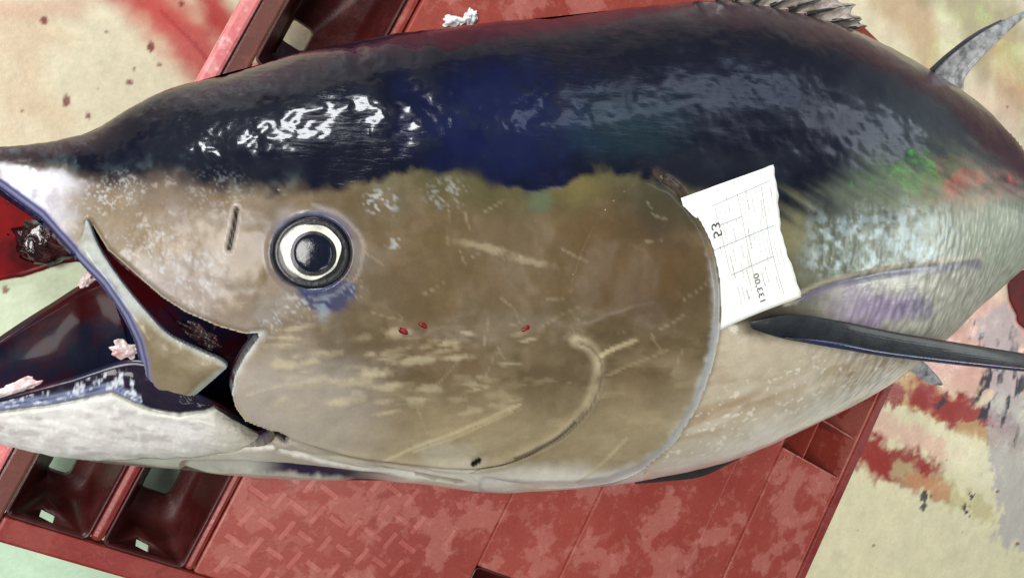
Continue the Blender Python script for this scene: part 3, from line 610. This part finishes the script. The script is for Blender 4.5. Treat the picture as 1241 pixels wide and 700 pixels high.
# tail behind the frame
ks = np.linspace(0, 1, 40); axd = (M19 - np.array([.5, -.08, M19[2]])); axd[2] = 0; axd /= np.linalg.norm(axd)
perp0 = (D19 - V19) / (2 * H19); hw = np.interp(ks, [0, .25, .5, .8, 1], [H19 * .99, H19 * .74, H19 * .5, .032, .022]); tw = np.interp(ks, [0, .25, .5, .8, 1], [Tn[-1], Tn[-1] * .8, .045, .036, .012]); zz = np.interp(ks, [0, 1], [Zn[-1], .25])
aa = np.linspace(0, 2 * math.pi, 64, endpoint=False); tv = np.zeros((40, 64, 3)); perp1 = np.array([-axd[1], axd[0], 0])
for i, k in enumerate(ks):
    kk = min(1, k * 1.6); kk = kk * kk * (3 - 2 * kk); pp = perp0 * (1 - kk) + perp1 * kk; pp /= np.linalg.norm(pp); c0 = M19 + axd * 1.0 * k; c0[2] = zz[i]
    tv[i] = c0 + np.outer(np.sign(np.cos(aa)) * np.abs(np.cos(aa)) ** .93 * hw[i], pp) + np.outer(np.sign(np.sin(aa)) * np.abs(np.sin(aa)) ** 1.28 * tw[i], [0, 0, 1.])
ii = np.arange(40 * 64).reshape(40, 64); ii = np.hstack([ii, ii[:, :1]]); s_ = np.cos(aa)[None] + 0 * ks[:, None]
ct = lin((172, 182, 164)) + (sm(.35, .75, s_)[..., None]) * (lin((60, 62, 72)) - lin((172, 182, 164)))
mesh('tail_stock', tv.reshape(-1, 3), gridfaces(ii), SKIN, FISH, cols=ct.reshape(-1, 3), msk=np.tile((.3, .2, .3), (40 * 64, 1)))

# gill cover: a plate lifting towards its rear edge
gi, gj = np.where(ing); i0, i1, j0, j1 = gi.min() - 2, gi.max() + 3, max(gj.min() - 2, 0), min(gj.max() + 3, NV + 1)
sl = (slice(i0, i1), slice(j0, j1)); xs, ys = x[sl], y[sl]
din, _ = pdist(xs, ys, GIN); dge, _ = pdist(xs, ys, GEDGE)
_, _, hg = skin(xs, ys)
lift = .00012 + .014 * sm(0, 120, din) - .004 * sm(16, 0, dge) ** 2
V, f, bord = cutgrid(PB[sl] + NB[sl] * (hg + lift)[..., None], PX[sl], GILL, True)
off = -NB[sl].reshape(-1, 3) * (np.maximum(.001, lift * .95 + .003)).reshape(-1, 1); rear = (dge < 4).ravel()
V, f, cc, mm = skirted(V, f, off, colB[sl].reshape(-1, 3), mskB[sl].reshape(-1, 3), rear); V, f, cc, mm = compact(V, f, cc, mm)
mesh('gill_cover', V, f, SKIN, FISH, cols=cc, msk=mm)

# upper jaw plate beside the mouth
MAX = smooth_poly([(106, 266), (100, 284), (93, 311), (125, 348), (150, 386), (164, 416), (169, 440), (171, 461), (184, 481), (204, 490), (220, 490), (242, 474), (268, 452), (276, 443), (266, 434), (247, 426), (222, 414), (200, 401), (166, 364), (139, 329), (120, 299)], 4)
MAXW = MAX.copy()
inm = inside(x, y, MAX); gi, gj = np.where(inm); sl = (slice(gi.min() - 2, gi.max() + 3), slice(gj.min() - 2, gj.max() + 3)); xs, ys = x[sl], y[sl]
dm, _ = pdist(xs, ys, MAX, True); n2 = fbm(xs, ys, 22, 51); n3 = fbm(xs, ys, 7, 52)
cM = np.ones(xs.shape + (3,)) * lin((132, 120, 96)); 
def PM(a, rgb):
    global cM
    a = np.clip(a, 0, 1)[..., None]; cM = cM * (1 - a) + a * lin(rgb)
PM(sm(400, 360, ys), (176, 180, 172)); PM(sm(-.2, .4, n2) * .5, (110, 96, 70)); PM(sm(9, 2, dm + 2 * n3) * .6, (172, 178, 168)); PM(sm(2, .5, dm) * .8, (92, 96, 120))
dlx, _ = pdist(xs, ys, LIP); PM(sm(17, 9, dlx + 2 * n3) * .9, (116, 118, 152)); PM(sm(2.4, .8, np.abs(dlx - 9)) * .7, (62, 60, 98)); PM(sm(5, 2, dlx) * .9, (44, 44, 80))
lift = .004 * np.sqrt(np.clip(dm / 12, 0, 1)) + .0008 * n2 + .002 * sm(5, 25, dm)
V, f, bord = cutgrid(PB[sl] + NB[sl] * lift[..., None] - np.array([0, 0, .002]), PX[sl], MAX, True)
V, f, cc, mm = skirted(V, f, -NB[sl].reshape(-1, 3) * .0045, cM.reshape(-1, 3), np.tile((0, 0, .5), (xs.size, 1)), None, (60, 58, 80)); V, f, cc, mm = compact(V, f, cc, mm)
mesh('upper_jaw_plate', V, f, SKIN, FISH, cols=cc, msk=mm)

# mouth lining: dark inner wall of the head
k = int(np.argmin(np.abs(PX[:, 0, 0] - 430))); PLn = PB[:k:3, ::4]; cen = (PB[:k:3, :1] + PB[:k:3, -1:]) / 2
inner = cen + (PLn - cen) * .93; inner[..., 2] -= .008
Vn, fn, _ = cutgrid(inner, PX[:k:3, ::4], CUT, False); Vn, fn = compact(Vn, fn)[:2]
low = inner.copy(); low[..., 2] = 2 * Zn[:k:3, None] - low[..., 2] + 0; 
Vl, fl2, _ = cutgrid(inner, PX[:k:3, ::4], np.vstack([CUT[:6], [(118, 345), (138, 385), (150, 420), (160, 470), (180, 552)], CUT[-4:]]), False); Vl[:, 2] = low.reshape(-1, 3)[:, 2]; Vl, fl2 = compact(Vl, fl2)[:2]
mesh('mouth_lining', np.vstack([Vn, Vl]), np.vstack([fn[:, ::-1], fl2 + len(Vn)]), M_lining, FISH)
# throat wall closing the cavity
tw_ = un([(330, 400), (330, 540)], ZC); thr = []
for a in np.linspace(0, 2 * math.pi, 40, endpoint=False):
    c0 = tw_.mean(0); thr.append(c0 + (tw_[0] - tw_[1]) / 2 * 1.1 * math.cos(a) + np.array([0, 0, .088 * math.sin(a)]))
thr.append(tw_.mean(0) + np.array([.05, -.005, 0])); mesh('throat', thr, [(i, (i + 1) % 40, 40) for i in range(40)], M_gum, FISH)

# ------------------------------------------------------------------ lower jaw: an open trough
JL = [(310, 515, .045), (265, 492, .075), (215, 470, .084), (165, 443, .078), (80, 466, .064), (0, 487, .048), (-50, 498, .03), (-76, 506, .010)]
JK = [(332, 540, 0), (290, 548, 0), (240, 553, 0), (180, 556, 0), (90, 556, 0), (0, 538, 0), (-50, 526, 0), (-80, 514, 0)]
JR = [(225, 400, -.085), (200, 372, -.083), (165, 345, -.08), (122, 338, -.075), (60, 374, -.064), (0, 413, -.05), (-50, 452, -.032), (-74, 492, -.010)]
def jw(lst): a = spline(lst, 340); return un(a[:, :2], ZC + a[:, 2])
JLw, JKw, JRw = jw(JL), jw(JK), jw(JR)
NT = 200; tt = np.linspace(0, math.pi, NT)
def trough(sc, ins):
    Mj = (JLw + JRw) / 2; a = (JLw - JRw) / 2; b_ = JKw - Mj
    cj = np.sign(np.cos(tt)) * np.abs(np.cos(tt)) ** .7; sj = np.sin(tt) ** .85
    return Mj[:, None] + a[:, None] * (cj * sc)[None, :, None] + b_[:, None] * (sj * ins)[None, :, None]
JKt = spline(JK, 340)[:, :2]; nK = outn(JKt, False); JKa = JKt.copy()
for it in range(5):
    oj = ((pr(trough(1., 1.)) - JKt[:, None]) * nK[:, None]).sum(-1).max(1); JKa -= ksm(oj, 31)[:, None] * nK * .9; JKw = un(JKa, ZC)
JO = trough(1., 1.); JI = trough(.9, .86)
def mid_grid(A_, B_):
    """outer wall, rounded lip, inner wall in one strip of rows"""
    return A_, B_
qx = pr(JO); xs, ys = qx[..., 0], qx[..., 1]
n2 = fbm(xs, ys, 22, 61); n3 = fbm(xs, ys, 7, 62); n1 = fbm(xs, ys, 60, 63); cJ = np.ones(xs.shape + (3,)) * lin((208, 206, 202))
def PJ(a, rgb):
    global cJ
    a = np.clip(a, 0, 1)[..., None]; cJ = cJ * (1 - a) + a * lin(rgb)
PJ(sm(-.1, .5, n2) * .45, (188, 182, 178)); PJ(sm(.1, .4, fbm(xs, ys, 10, 66, 4, 4, 6)) * .5, (156, 150, 146)); PJ(sm(.2, .5, n3) * .4, (232, 228, 224)); PJ(sm(220, 300, xs) * .6, (184, 178, 152))
SKL = np.array([(-120, 510), (0, 499), (60, 492), (100, 484), (135, 476), (160, 488), (182, 497), (216, 503), (250, 498), (262, 492), (300, 514), (340, 530)])
sky_ = np.interp(xs, SKL[:, 0], SKL[:, 1]); dlow = ys - sky_
PJ(sm(4, -2, dlow + 2 * n3), (36, 30, 44)); lipb = (xs < 172) & (dlow < 0)
PJ(lipb * sm(0, -3, dlow) * sm(-16, -10, dlow), (120, 128, 156)); PJ(lipb * sm(.1, .4, n3) * sm(-2, -6, dlow) * .8, (214, 220, 228)); PJ(lipb * sm(2, 0, np.abs(dlow + 8)) * .8, (40, 46, 92))
PJ(sm(6, 1, np.abs(dlow - 4)) * (xs < 300) * .5, (206, 208, 190)); upj = (np.arange(NT) > NT * .55)[None, :] & np.ones(xs.shape, bool); 
hJ = .0012 * n2 + .0008 * fbm(xs, ys, 8, 67, 3, 5, 8) - .003 * sm(4, 0, np.abs(dlow))
dJu = np.gradient(JO, axis=0); dJv = np.gradient(JO, axis=1); NJ = np.cross(dJu, dJv); NJ /= np.linalg.norm(NJ, axis=-1)[..., None] + 1e-12
if NJ[170, 40, 2] < 0: NJ = -NJ
JO2 = JO + NJ * hJ[..., None]
ij = np.arange(340 * NT).reshape(340, NT)
mJ = np.zeros(xs.shape + (3,)); mJ[..., 2] = np.where(dlow < 0, .95, .55)
JAW = mesh('lower_jaw', JO2.reshape(-1, 3), gridfaces(ij), SKIN, FISH, cols=cJ.reshape(-1, 3), msk=mJ.reshape(-1, 3))
# lining with its lip folded over to the outer skin
lipL = [JO[:, 0], (JO[:, 0] * .55 + JI[:, 0] * .45) + (JLw - JKw) / (np.linalg.norm(JLw - JKw, axis=1)[:, None] + 1e-9) * .0055]
lipR = [(JO[:, -1] * .55 + JI[:, -1] * .45) + (JRw - JKw) / (np.linalg.norm(JRw - JKw, axis=1)[:, None] + 1e-9) * .0055, JO[:, -1]]
G = np.concatenate([np.stack(lipL, 1), JI, np.stack(lipR, 1)], 1); ij = np.arange(G.shape[0] * G.shape[1]).reshape(G.shape[:2])
o = mesh('jaw_lining', G.reshape(-1, 3), gridfaces(ij), M_lining, FISH)

# lumps: blobs with a lumpy surface
def blob(name, c, r, mat, parent=None, seed=0, amp=.35, nu=28, nv=18, frame=None, freq=3.):
    V = []; 
    for i in range(nv + 1):
        for j in range(nu):
            a, b_ = math.pi * i / nv, 2 * math.pi * j / nu; V.append((math.sin(a) * math.cos(b_), math.sin(a) * math.sin(b_), math.cos(a)))
    V = np.array(V); s = 1 + amp * (fbm(V[:, 0] * freq + V[:, 2] * 1.7 * freq + 50, V[:, 1] * freq - V[:, 2] * freq + 50, 2., seed, 4))
    V = V * s[:, None] * np.array(r); V = V @ (np.array(frame) if frame is not None else np.eye(3)) + np.array(c)
    F_ = [(i * nu + j, (i + 1) * nu + j, (i + 1) * nu + (j + 1) % nu, i * nu + (j + 1) % nu) for i in range(nv) for j in range(nu)]
    return mesh(name, V, np.array(F_), mat, parent)
inl = lambda px, w, lift=.004: un(px, ZC + w)
def scraplet(name, px, w, L, wd, ang, mat, seed, parent=FISH, thick=.004, th_=.0012):
    # torn crumpled flake lying on a surface
    n, m_ = 22, 16; u, v = np.meshgrid(np.linspace(-1, 1, n), np.linspace(-1, 1, m_), indexing='ij'); r = np.sqrt(u * u + v * v); k = np.where(r > 1e-6, np.maximum(abs(u), abs(v)) / np.maximum(r, 1e-6), 1)
    a_ = np.arctan2(v, u); rr_ = 1 + .38 * fbm(np.cos(a_) * 2 + 9, np.sin(a_) * 2 + 9, .9, seed, 3); U, Vv = u * k * rr_ * L, v * k * rr_ * wd; a = math.radians(ang)
    c = un(px, ZC + w) if w is not None else px; z = thick * fbm(U * 1 + 7, Vv + 7, L * .45, seed + 3, 4) + thick * (1 - np.minimum(r, 1) ** 2)
    P_ = np.stack([c[0] + U * math.cos(a) - Vv * math.sin(a), c[1] + U * math.sin(a) + Vv * math.cos(a), c[2] + z], -1)
    o = mesh(name, P_.reshape(-1, 3), gridfaces(np.arange(n * m_).reshape(n, m_)), mat, parent); q = o.modifiers.new('thickness', 'SOLIDIFY'); q.thickness = th_; q.offset = -1; return o
scraplet('flesh', (152, 424), -.012, .012, .008, -30, M_flesh, 3, FISH, .002)
scraplet('flesh', (20, 470), .012, .020, .006, 18, M_flesh, 4, FISH, .002)
scraplet('flesh', (244, 406), .048, .022, .008, -35, M_gum, 13, FISH, .0015)
scraplet('flesh', (104, 342), -.07, .012, .006, 60, M_flesh, 16)

# ------------------------------------------------------------------ eye
cv = PB[::4, ::4]; ci = np.arange(cv.shape[0] * cv.shape[1]).reshape(cv.shape[:2])
BVH = BVHTree.FromPolygons([Vector(v) for v in cv.reshape(-1, 3)], gridfaces(ci).tolist())
def hit(px):
    d = un(px, 0.) - CAMP; h_, n_, _, _ = BVH.ray_cast(Vector(CAMP), Vector(d / np.linalg.norm(d)))
    if h_ is None: return un(px, ZC), np.array([0, 0, 1.])
    n_ = np.array(n_); return np.array(h_), n_ if n_[2] > 0 else -n_
ec, en = hit((378, 306)); e1 = hit((400, 306))[0] - hit((356, 306))[0]; e2 = hit((378, 284))[0] - hit((378, 328))[0]
sx_, sy_ = np.linalg.norm(e1) / 44, np.linalg.norm(e2) / 44; e1 /= np.linalg.norm(e1); e2 -= e1 * (e2 @ e1); e2 /= np.linalg.norm(e2); en = np.cross(e1, e2)
def eyedisc(name, mat, c, r0, r1, hz, parent, nr=14, na=72, ell=(1., .92), wob=0., ang=0., seed=0):
    V = []
    for i in range(nr + 1):
        for j in range(na):
            a = 2 * math.pi * j / na; r = r0 + (r1 - r0) * i / nr; k = 1 + (wob * math.sin(a * 3 + seed) + wob * .6 * math.sin(a * 7 + seed * 2)) * (1 if i in (0, nr) else .5)
            pxx, pyy = c[0] + r * k * ell[0] * math.cos(a), c[1] + r * k * ell[1] * math.sin(a)
            V.append(ec + e1 * pxx * sx_ + e2 * pyy * sy_ + en * hz(math.hypot(pxx, pyy), r))
    F_ = [(i * na + j, (i + 1) * na + j, (i + 1) * na + (j + 1) % na, i * na + (j + 1) % na) for i in range(nr) for j in range(na)]
    if r0 > 0 or True: return mesh(name, V, np.array(F_), mat, parent)
dome = lambda R, r: .0045 * math.sqrt(max(0, 1 - (R / 49) ** 2)) - .003
EYE = eyedisc('eye', M_eyerim, (0, 0), 0, 48, lambda R, r: dome(R, r) + (.0007 * math.exp(-((r - 44) / 3) ** 2)), FISH, 30)
eyedisc('iris', M_iris, (-1, 1.5), 22, 36.5, lambda R, r: dome(R, r) + .0012 - .0009 * max(0, (r - 34) / 5) ** 2, EYE, 16, 72, (1., .91), .028)
eyedisc('pupil', M_eyerim, (2, -1.5), 0, 28, lambda R, r: dome(R, r) + .0016, EYE, 8, 64, (1, .97), .01, seed=2)
eyedisc('lens', M_pupil, (2, -.5), 0, 23.5, lambda R, r: dome(R, r) + .0019 + .0016 * math.sqrt(max(0, 1 - (r / 24) ** 2)), EYE, 14, 64, (1, .97), .008, seed=1)

# ------------------------------------------------------------------ fins
def blade(name, e1_, e2_, thick, mat, n=60, m_=14, ridge=0., parent=FISH, nseed=1, wave=.0):
    """lens-section fin between two edges given as world curves"""
    A_, B_ = spline(e1_, n), spline(e2_, n); t = np.linspace(0, 1, m_); top = np.zeros((n, m_, 3))
    top[:] = A_[:, None] * (1 - t)[None, :, None] + B_[:, None] * t[None, :, None]
    prof = np.sqrt(np.clip(1 - (2 * t - 1) ** 2, 0, 1)) * thick / 2; k = np.minimum(1, np.linalg.norm(A_ - B_, axis=1) / (np.linalg.norm(A_ - B_, axis=1).max() * .5 + 1e-9))
    dn_ = prof[None] * k[:, None]; rr = ridge * np.sin(t * 60)[None] * (k[:, None]); up = np.array([0, 0, 1.])
    wv = wave * np.sin(np.linspace(0, 9, n))[:, None] * (t * (1 - t) * 4)[None]
    V = np.concatenate([top + ((dn_ + rr + wv)[..., None] * up), (top + ((wv - dn_)[..., None] * up))[:, ::-1]], 1)
    ij = np.arange(n * 2 * m_).reshape(n, 2 * m_); ij = np.hstack([ij, ij[:, :1]])
    return fix_normals(mesh(name, V.reshape(-1, 3), gridfaces(ij), mat, parent))
def W(pts): return [un((a, b_), z) for a, b_, z in pts]
b0 = hit((905, 388))[0][2]
PF1 = [(872, 394, b0 - .05), (905, 390, b0 - .008), (956, 381, b0 + .008), (1020, 389, b0 + .010), (1100, 405, b0 - .003), (1241, 428, b0 - .03), (1330, 445, b0 - .045), (1375, 454, b0 - .05)]
PF2 = [(870, 398, b0 - .05), (903, 397, b0 - .010), (950, 410, b0 + .001), (1015, 422, b0 + .005), (1090, 434, b0 - .006), (1241, 450, b0 - .03), (1330, 455, b0 - .045), (1376, 456, b0 - .05)]
PFIN = blade('pectoral_fin', W(PF1), W(PF2), .0055, M_fin, 90, 24, .00012)
PE = [(a, b_ - 1.0, z + .0022) for a, b_, z in PF2[2:]]; PE2 = [(a, b_ - (2 if i == 0 else max(3, 8 - i)), z + .0040) for i, (a, b_, z) in enumerate(PF2[2:])]
blade('leading_edge', W(PE2), W(PE), .004, M_finblue, 80, 8, 0, PFIN)
# second dorsal fin, a grey sickle
o = blade('second_dorsal_fin', W([(1128, 86, .31), (1150, 66, .312), (1182, 42, .318), (1215, 25, .322), (1241, 14, .325), (1262, 8, .326)]), W([(1168, 118, .31), (1169, 96, .312), (1186, 74, .318), (1212, 48, .322), (1241, 22, .325), (1263, 9, .326)]), .012, M_fingrey, 50, 16, .0006)
blade('leading_edge', W([(1126, 84, .318), (1149, 63.5, .32), (1181, 40, .326), (1213, 24, .33)]), W([(1134, 88, .32), (1154, 67, .322), (1184, 44, .328), (1214, 26, .331)]), .005, M_findark, 30, 6, 0, o)
# first dorsal fin: spines and torn membrane folded back
SP = [((838, -2), (880, -75)), ((862, 0), (915, -62)), ((884, 2), (945, -50)), ((906, 5), (968, -36)), ((928, 9), (988, -20)), ((950, 13), (1010, -6)), ((972, 18), (1031, 7)), ((1000, 27), (1038, 24)), ((1022, 36), (1044, 34))]
DF = root('first_dorsal_fin', (0, 0, 0), None, None); DF.parent = FISH; DF.location = tuple(un((940, 10), ZC) - np.array(FISH.location))
zf = lambda k: ZC + .012 * math.sin(k * 2.1)
for k, (a, b_) in enumerate(SP):
    p0, p1 = un(a, ZC), un(b_, zf(k)); dr = (p1 - p0) / np.linalg.norm(p1 - p0); sd = np.cross(dr, [0, 0, 1.]); V = []
    for i in range(13):
        t = i / 12; r = .0024 * (1 - t) + .0003; c0 = p0 + (p1 - p0) * t + np.array([0, 0, .006 + .010 * math.sin(t * 3)])
        for j in range(8): an = 2 * math.pi * j / 8; V.append(c0 + sd * r * math.cos(an) + np.array([0, 0, r * math.sin(an)]))
    F_ = [(i * 8 + j, i * 8 + (j + 1) % 8, (i + 1) * 8 + (j + 1) % 8, (i + 1) * 8 + j) for i in range(12) for j in range(8)]
    mesh('spine', V, np.array(F_), M_findark, DF)
    if k < len(SP) - 1:
        a2, b2 = SP[k + 1]; q0, q1 = un(a2, ZC), un(b2, zf(k + 1)); nu, nv = 16, 18; V = np.zeros((nv, nu, 3))
        for i in range(nv):
            for j in range(nu):
                s = j / (nu - 1); t = i / (nv - 1) * (1 - .12 * math.sin(math.pi * s) ** .7) * (.98 - .08 * s)
                V[i, j] = (p0 + (p1 - p0) * t) * (1 - s) + (q0 + (q1 - q0) * t) * s
                V[i, j, 2] += .006 + .010 * math.sin(t * 3) - .008 * math.sin(math.pi * s) + .0015 * math.sin(9 * s + 14 * t + k)
        V = V.reshape(-1, 3); ij = np.arange(nu * nv).reshape(nv, nu)
        o = mesh('membrane', V, gridfaces(ij), M_finmem, DF); s = o.modifiers.new('thickness', 'SOLIDIFY'); s.thickness = .0014
# pelvic fin folded under the belly, anal fin, finlets, tail fin
blade('pelvic_fin', W([(765, 566, .285), (800, 558, .285), (850, 546, .285), (897, 546, .28)]), W([(770, 586, .275), (805, 583, .272), (850, 577, .27), (894, 557, .272)]), .008, M_findark, 40, 10, .0005)
blade('anal_fin', W([(1086, 424, .295), (1112, 432, .285), (1135, 454, .275), (1142, 464, .272)]), W([(1078, 440, .295), (1104, 450, .285), (1124, 464, .275), (1140, 467, .272)]), .008, M_fingrey, 30, 10, .0004)
for k in range(6):
    p = un(Dp[int(770 + k * 5)], Zn[-1]) if k < 4 else D19 + axd * (.06 * (k - 3)) - perp0 * .02 * (k - 3)
    d_ = perp0 * .02; blade('finlet', [p - perp0 * .004, p + axd * .012 + d_ * .6, p + axd * .034 + d_], [p + axd * .022 - perp0 * .008, p + axd * .026 + d_ * .3, p + axd * .036 + d_ * .95], .004, M_finlet, 14, 6)
te_ = M19 + axd * .97; te_[2] = .25
for s in (1, -1):
    blade('tail_fin', [te_ - axd * .05, te_ + axd * .02 + perp1 * s * .13, te_ + axd * .10 + perp1 * s * .26, te_ + axd * .21 + perp1 * s * .36], [te_ + axd * .05 , te_ + axd * .08 + perp1 * s * .11, te_ + axd * .13 + perp1 * s * .25, te_ + axd * .212 + perp1 * s * .358], .014, M_fin, 40, 12)

# ------------------------------------------------------------------ paper label tucked behind the gill cover
LAB = root('paper_label', tuple(hit((900, 300))[0] + np.array([0, 0, .004])), 'white printed paper label tucked behind the gill cover', 'label')
K00, K10, K11, K01 = [np.array(p, float) for p in ((822, 241), (925, 204), (959, 357), (866, 400))]      # s: width, t: down the sheet
def labpx(s, t): return (K00 * (1 - s) + K10 * s) * (1 - t) + (K01 * (1 - s) + K11 * s) * t
nsx, nsy = 26, 40; sv, tv_ = np.linspace(0, 1, nsx), np.linspace(0, 1, nsy)
LP = np.zeros((nsx, nsy, 3))
for i, s in enumerate(sv):
    for j, t in enumerate(tv_):
        q = labpx(s, t) + np.array([1.2 * math.sin(t * 9) + .6 * math.sin(t * 33 + 1) + .5 * math.sin(t * 61) if i == nsx - 1 else 0, 0]); p, n = hit(q)
        LP[i, j] = p + n * (.0045 + .006 * s * s + .0035 * math.sin(t * 5 + s * 2) * s)
for _ in range(3): LP[1:-1, 1:-1] = (LP[1:-1, 1:-1] * 2 + LP[:-2, 1:-1] + LP[2:, 1:-1] + LP[1:-1, :-2] + LP[1:-1, 2:]) / 6
ij = np.arange(nsx * nsy).reshape(nsx, nsy); o = mesh('sheet', LP.reshape(-1, 3), gridfaces(ij), M_paper, LAB); fix_normals(o)
s_ = o.modifiers.new('thickness', 'SOLIDIFY'); s_.thickness = .0003; s_.offset = -1
def labpt(s, t, lift=.0005):
    fx, fy = np.clip(s, 0, 1) * (nsx - 1), np.clip(t, 0, 1) * (nsy - 1); i = np.minimum(fx.astype(int), nsx - 2); j = np.minimum(fy.astype(int), nsy - 2); a, b_ = (fx - i)[:, None], (fy - j)[:, None]
    P_ = LP[i, j] * (1 - a) * (1 - b_) + LP[i + 1, j] * a * (1 - b_) + LP[i, j + 1] * (1 - a) * b_ + LP[i + 1, j + 1] * a * b_
    return P_ + np.array([-.0, 0, lift])
def textmesh(txt, s0, t0, hgt, wid, name, mat, flip=1):
    """print on the sheet: lines run down the sheet (t), letters stand towards s"""
    cu_ = bpy.data.curves.new(name, 'FONT'); cu_.body = txt; cu_.resolution_u = 2; ot = bpy.data.objects.new(name, cu_); C.objects.link(ot)
    bpy.context.view_layer.update(); me = bpy.data.meshes.new_from_object(ot.evaluated_get(bpy.context.evaluated_depsgraph_get())); bpy.data.objects.remove(ot)
    v = np.array([q.co[:] for q in me.vertices]); F_ = [tuple(p.vertices) for p in me.polygons]
    v = v[:, :2] - v[:, :2].min(0); v[:, 0] *= wid / max(v[:, 0].max(), 1e-6); v[:, 1] *= hgt / max(v[:, 1].max(), 1e-6)
    o = mesh(name, labpt(s0 + flip * v[:, 1], t0 - flip * v[:, 0]), F_, mat, LAB, smooth=False); return o
textmesh('53', .23, .36, .10, .105, 'lettering', M_ink)
textmesh('133,00', .56, .93, .075, .21, 'lettering', M_ink)
def strip(ss, tt_, w_, mat, name='ruled_line'):
    a = np.array(ss, float); b_ = np.array(tt_, float); n = 14; s = np.linspace(a[0], a[1], n); t = np.linspace(b_[0], b_[1], n)
    if abs(a[1] - a[0]) > abs(b_[1] - b_[0]): l, r = labpt(s, t - w_), labpt(s, t + w_)
    else: l, r = labpt(s - w_, t), labpt(s + w_, t)
    return mesh(name, np.vstack([l, r]), np.array([(i, i + 1, n + i + 1, n + i) for i in range(n - 1)]), mat, LAB, smooth=False)
for ss, tt_ in (((.32, .32), (.14, .62)), ((.58, .58), (.10, .90)), ((.84, .84), (.12, .94)), ((.30, .95), (.13, .10)), ((.10, .92), (.44, .43)), ((.32, .84), (.66, .65)), ((.32, .58), (.28, .28))): strip(ss, tt_, .0022, M_inkl)
rt_ = random.Random(4); marks = '-=~:+-=|'
for s0 in (.14, .20, .26, .35, .40, .45, .50, .54, .61, .66, .71, .76, .80, .87, .92):
    t = rt_.uniform(.2, .4)
    while t < .93:
        wd = rt_.uniform(.07, .17); wtxt = ''.join(rt_.choice(marks) for _ in range(13))      # print too fine to read in the photo: strokes only
        if not (s0 < .3 and (t > .55 or t - wd < .36)) and not (.54 < s0 < .66 and t > .70): textmesh(wtxt, s0, t, .022, wd, 'small_print', M_inkl if rt_.random() < .65 else M_ink)
        t += wd + rt_.uniform(.03, .2)

# ------------------------------------------------------------------ blood, clot, scraps
def pool(name, pts, z, label, mat=M_blood, thick=.0025, wob=3, n=8, cat='blood'):
    P_ = smooth_poly(pts, n); P_ = P_ + np.stack([fbm(P_[:, 0], P_[:, 1], 14, 71), fbm(P_[:, 0], P_[:, 1], 14, 72)], 1) * wob
    c0 = P_.mean(0); rings = []
    for k, (s, h_) in enumerate(((1, 0), (.985, .55), (.95, .85), (.85, 1), (.5, 1), (.02, 1))): rings.append(un(c0 + (P_ - c0) * s, z) + np.array([0, 0, thick * h_]))
    m_ = len(P_); V = np.vstack(rings); F_ = np.array([(k * m_ + j, k * m_ + (j + 1) % m_, (k + 1) * m_ + (j + 1) % m_, (k + 1) * m_ + j) for k in range(5) for j in range(m_)])
    o = mesh(name, V, F_, mat); me = o.data; c = np.array([v.co[:] for v in me.vertices]); b0_ = np.array([c[:, 0].mean(), c[:, 1].mean(), z]); me.vertices.foreach_set('co', (c - b0_).ravel()); me.update(); o.location = b0_
    fix_normals(o); return tag(o, label, cat)
pool('blood_puddle', [(-60, 200), (0, 230), (40, 250), (70, 275), (98, 310), (60, 325), (15, 338), (-40, 335), (-90, 290)], .003, 'bright red blood puddle on the floor between the open jaws')
pool('blood_puddle', [(1221, 345), (1241, 325), (1290, 300), (1320, 350), (1300, 420), (1262, 410), (1236, 392)], .003, 'dark red blood puddle on the floor behind the tail', mat=M_stale, thick=.001)
def thing_blob(name, px, z, r, mat, label, cat, **kw):
    c = un(px, z); o = blob(name, c, r, mat, **kw); me = o.data; v = np.array([q.co[:] for q in me.vertices]); b_ = np.array([c[0], c[1], v[:, 2].min()]); me.vertices.foreach_set('co', (v - b_).ravel()); me.update(); o.location = b_
    return tag(o, label, cat)
thing_blob('blood_clot', (58, 292), .014, (.032, .026, .014), M_clot, 'glossy black-red blood clot on the puddle beside the upper jaw', 'blood clot', seed=31, amp=.45, freq=4)
for (px, r, sd) in (((490, 400), (.0042, .0024, .0011), 41), ((513, 393.5), (.0042, .0018, .0011), 42), ((637, 397), (.0046, .0020, .0011), 43)):
    p, n = hit(px); j_ = int(np.argmin(np.hypot(x - px[0], y - px[1]))); p = PU.reshape(-1, 3)[j_] + n * .0006; o = blob('blood_drop', p, r, M_blood, None, sd, .5, frame=[[.85, -.5 if sd != 43 else .5, 0], [.5 if sd != 43 else -.5, .85, 0], [0, 0, 1]]); me = o.data
    v = np.array([q.co[:] for q in me.vertices]); me.vertices.foreach_set('co', (v - p).ravel()); me.update(); o.location = p
    tag(o, {41: 'dark round blood drop on the tuna cheek, below and behind the eye', 42: 'red oval blood drop just behind the dark round one on the cheek', 43: 'lone slanted blood drop on the tuna cheek near the ridge'}[sd], 'blood drop', 'blood drops on the tuna cheek')
SC = root('plastic_scrap', tuple(un((560, 24), ZP + .004)), 'small crumpled white scrap on the pallet above the tuna back', 'scrap')
scraplet('torn_piece', un((550, 26), ZP + .003), None, .014, .007, 10, M_scrap, 51, SC, .006, .001)
scraplet('torn_piece', un((570, 21), ZP + .004), None, .011, .008, 40, M_scrap, 52, SC, .007, .001)
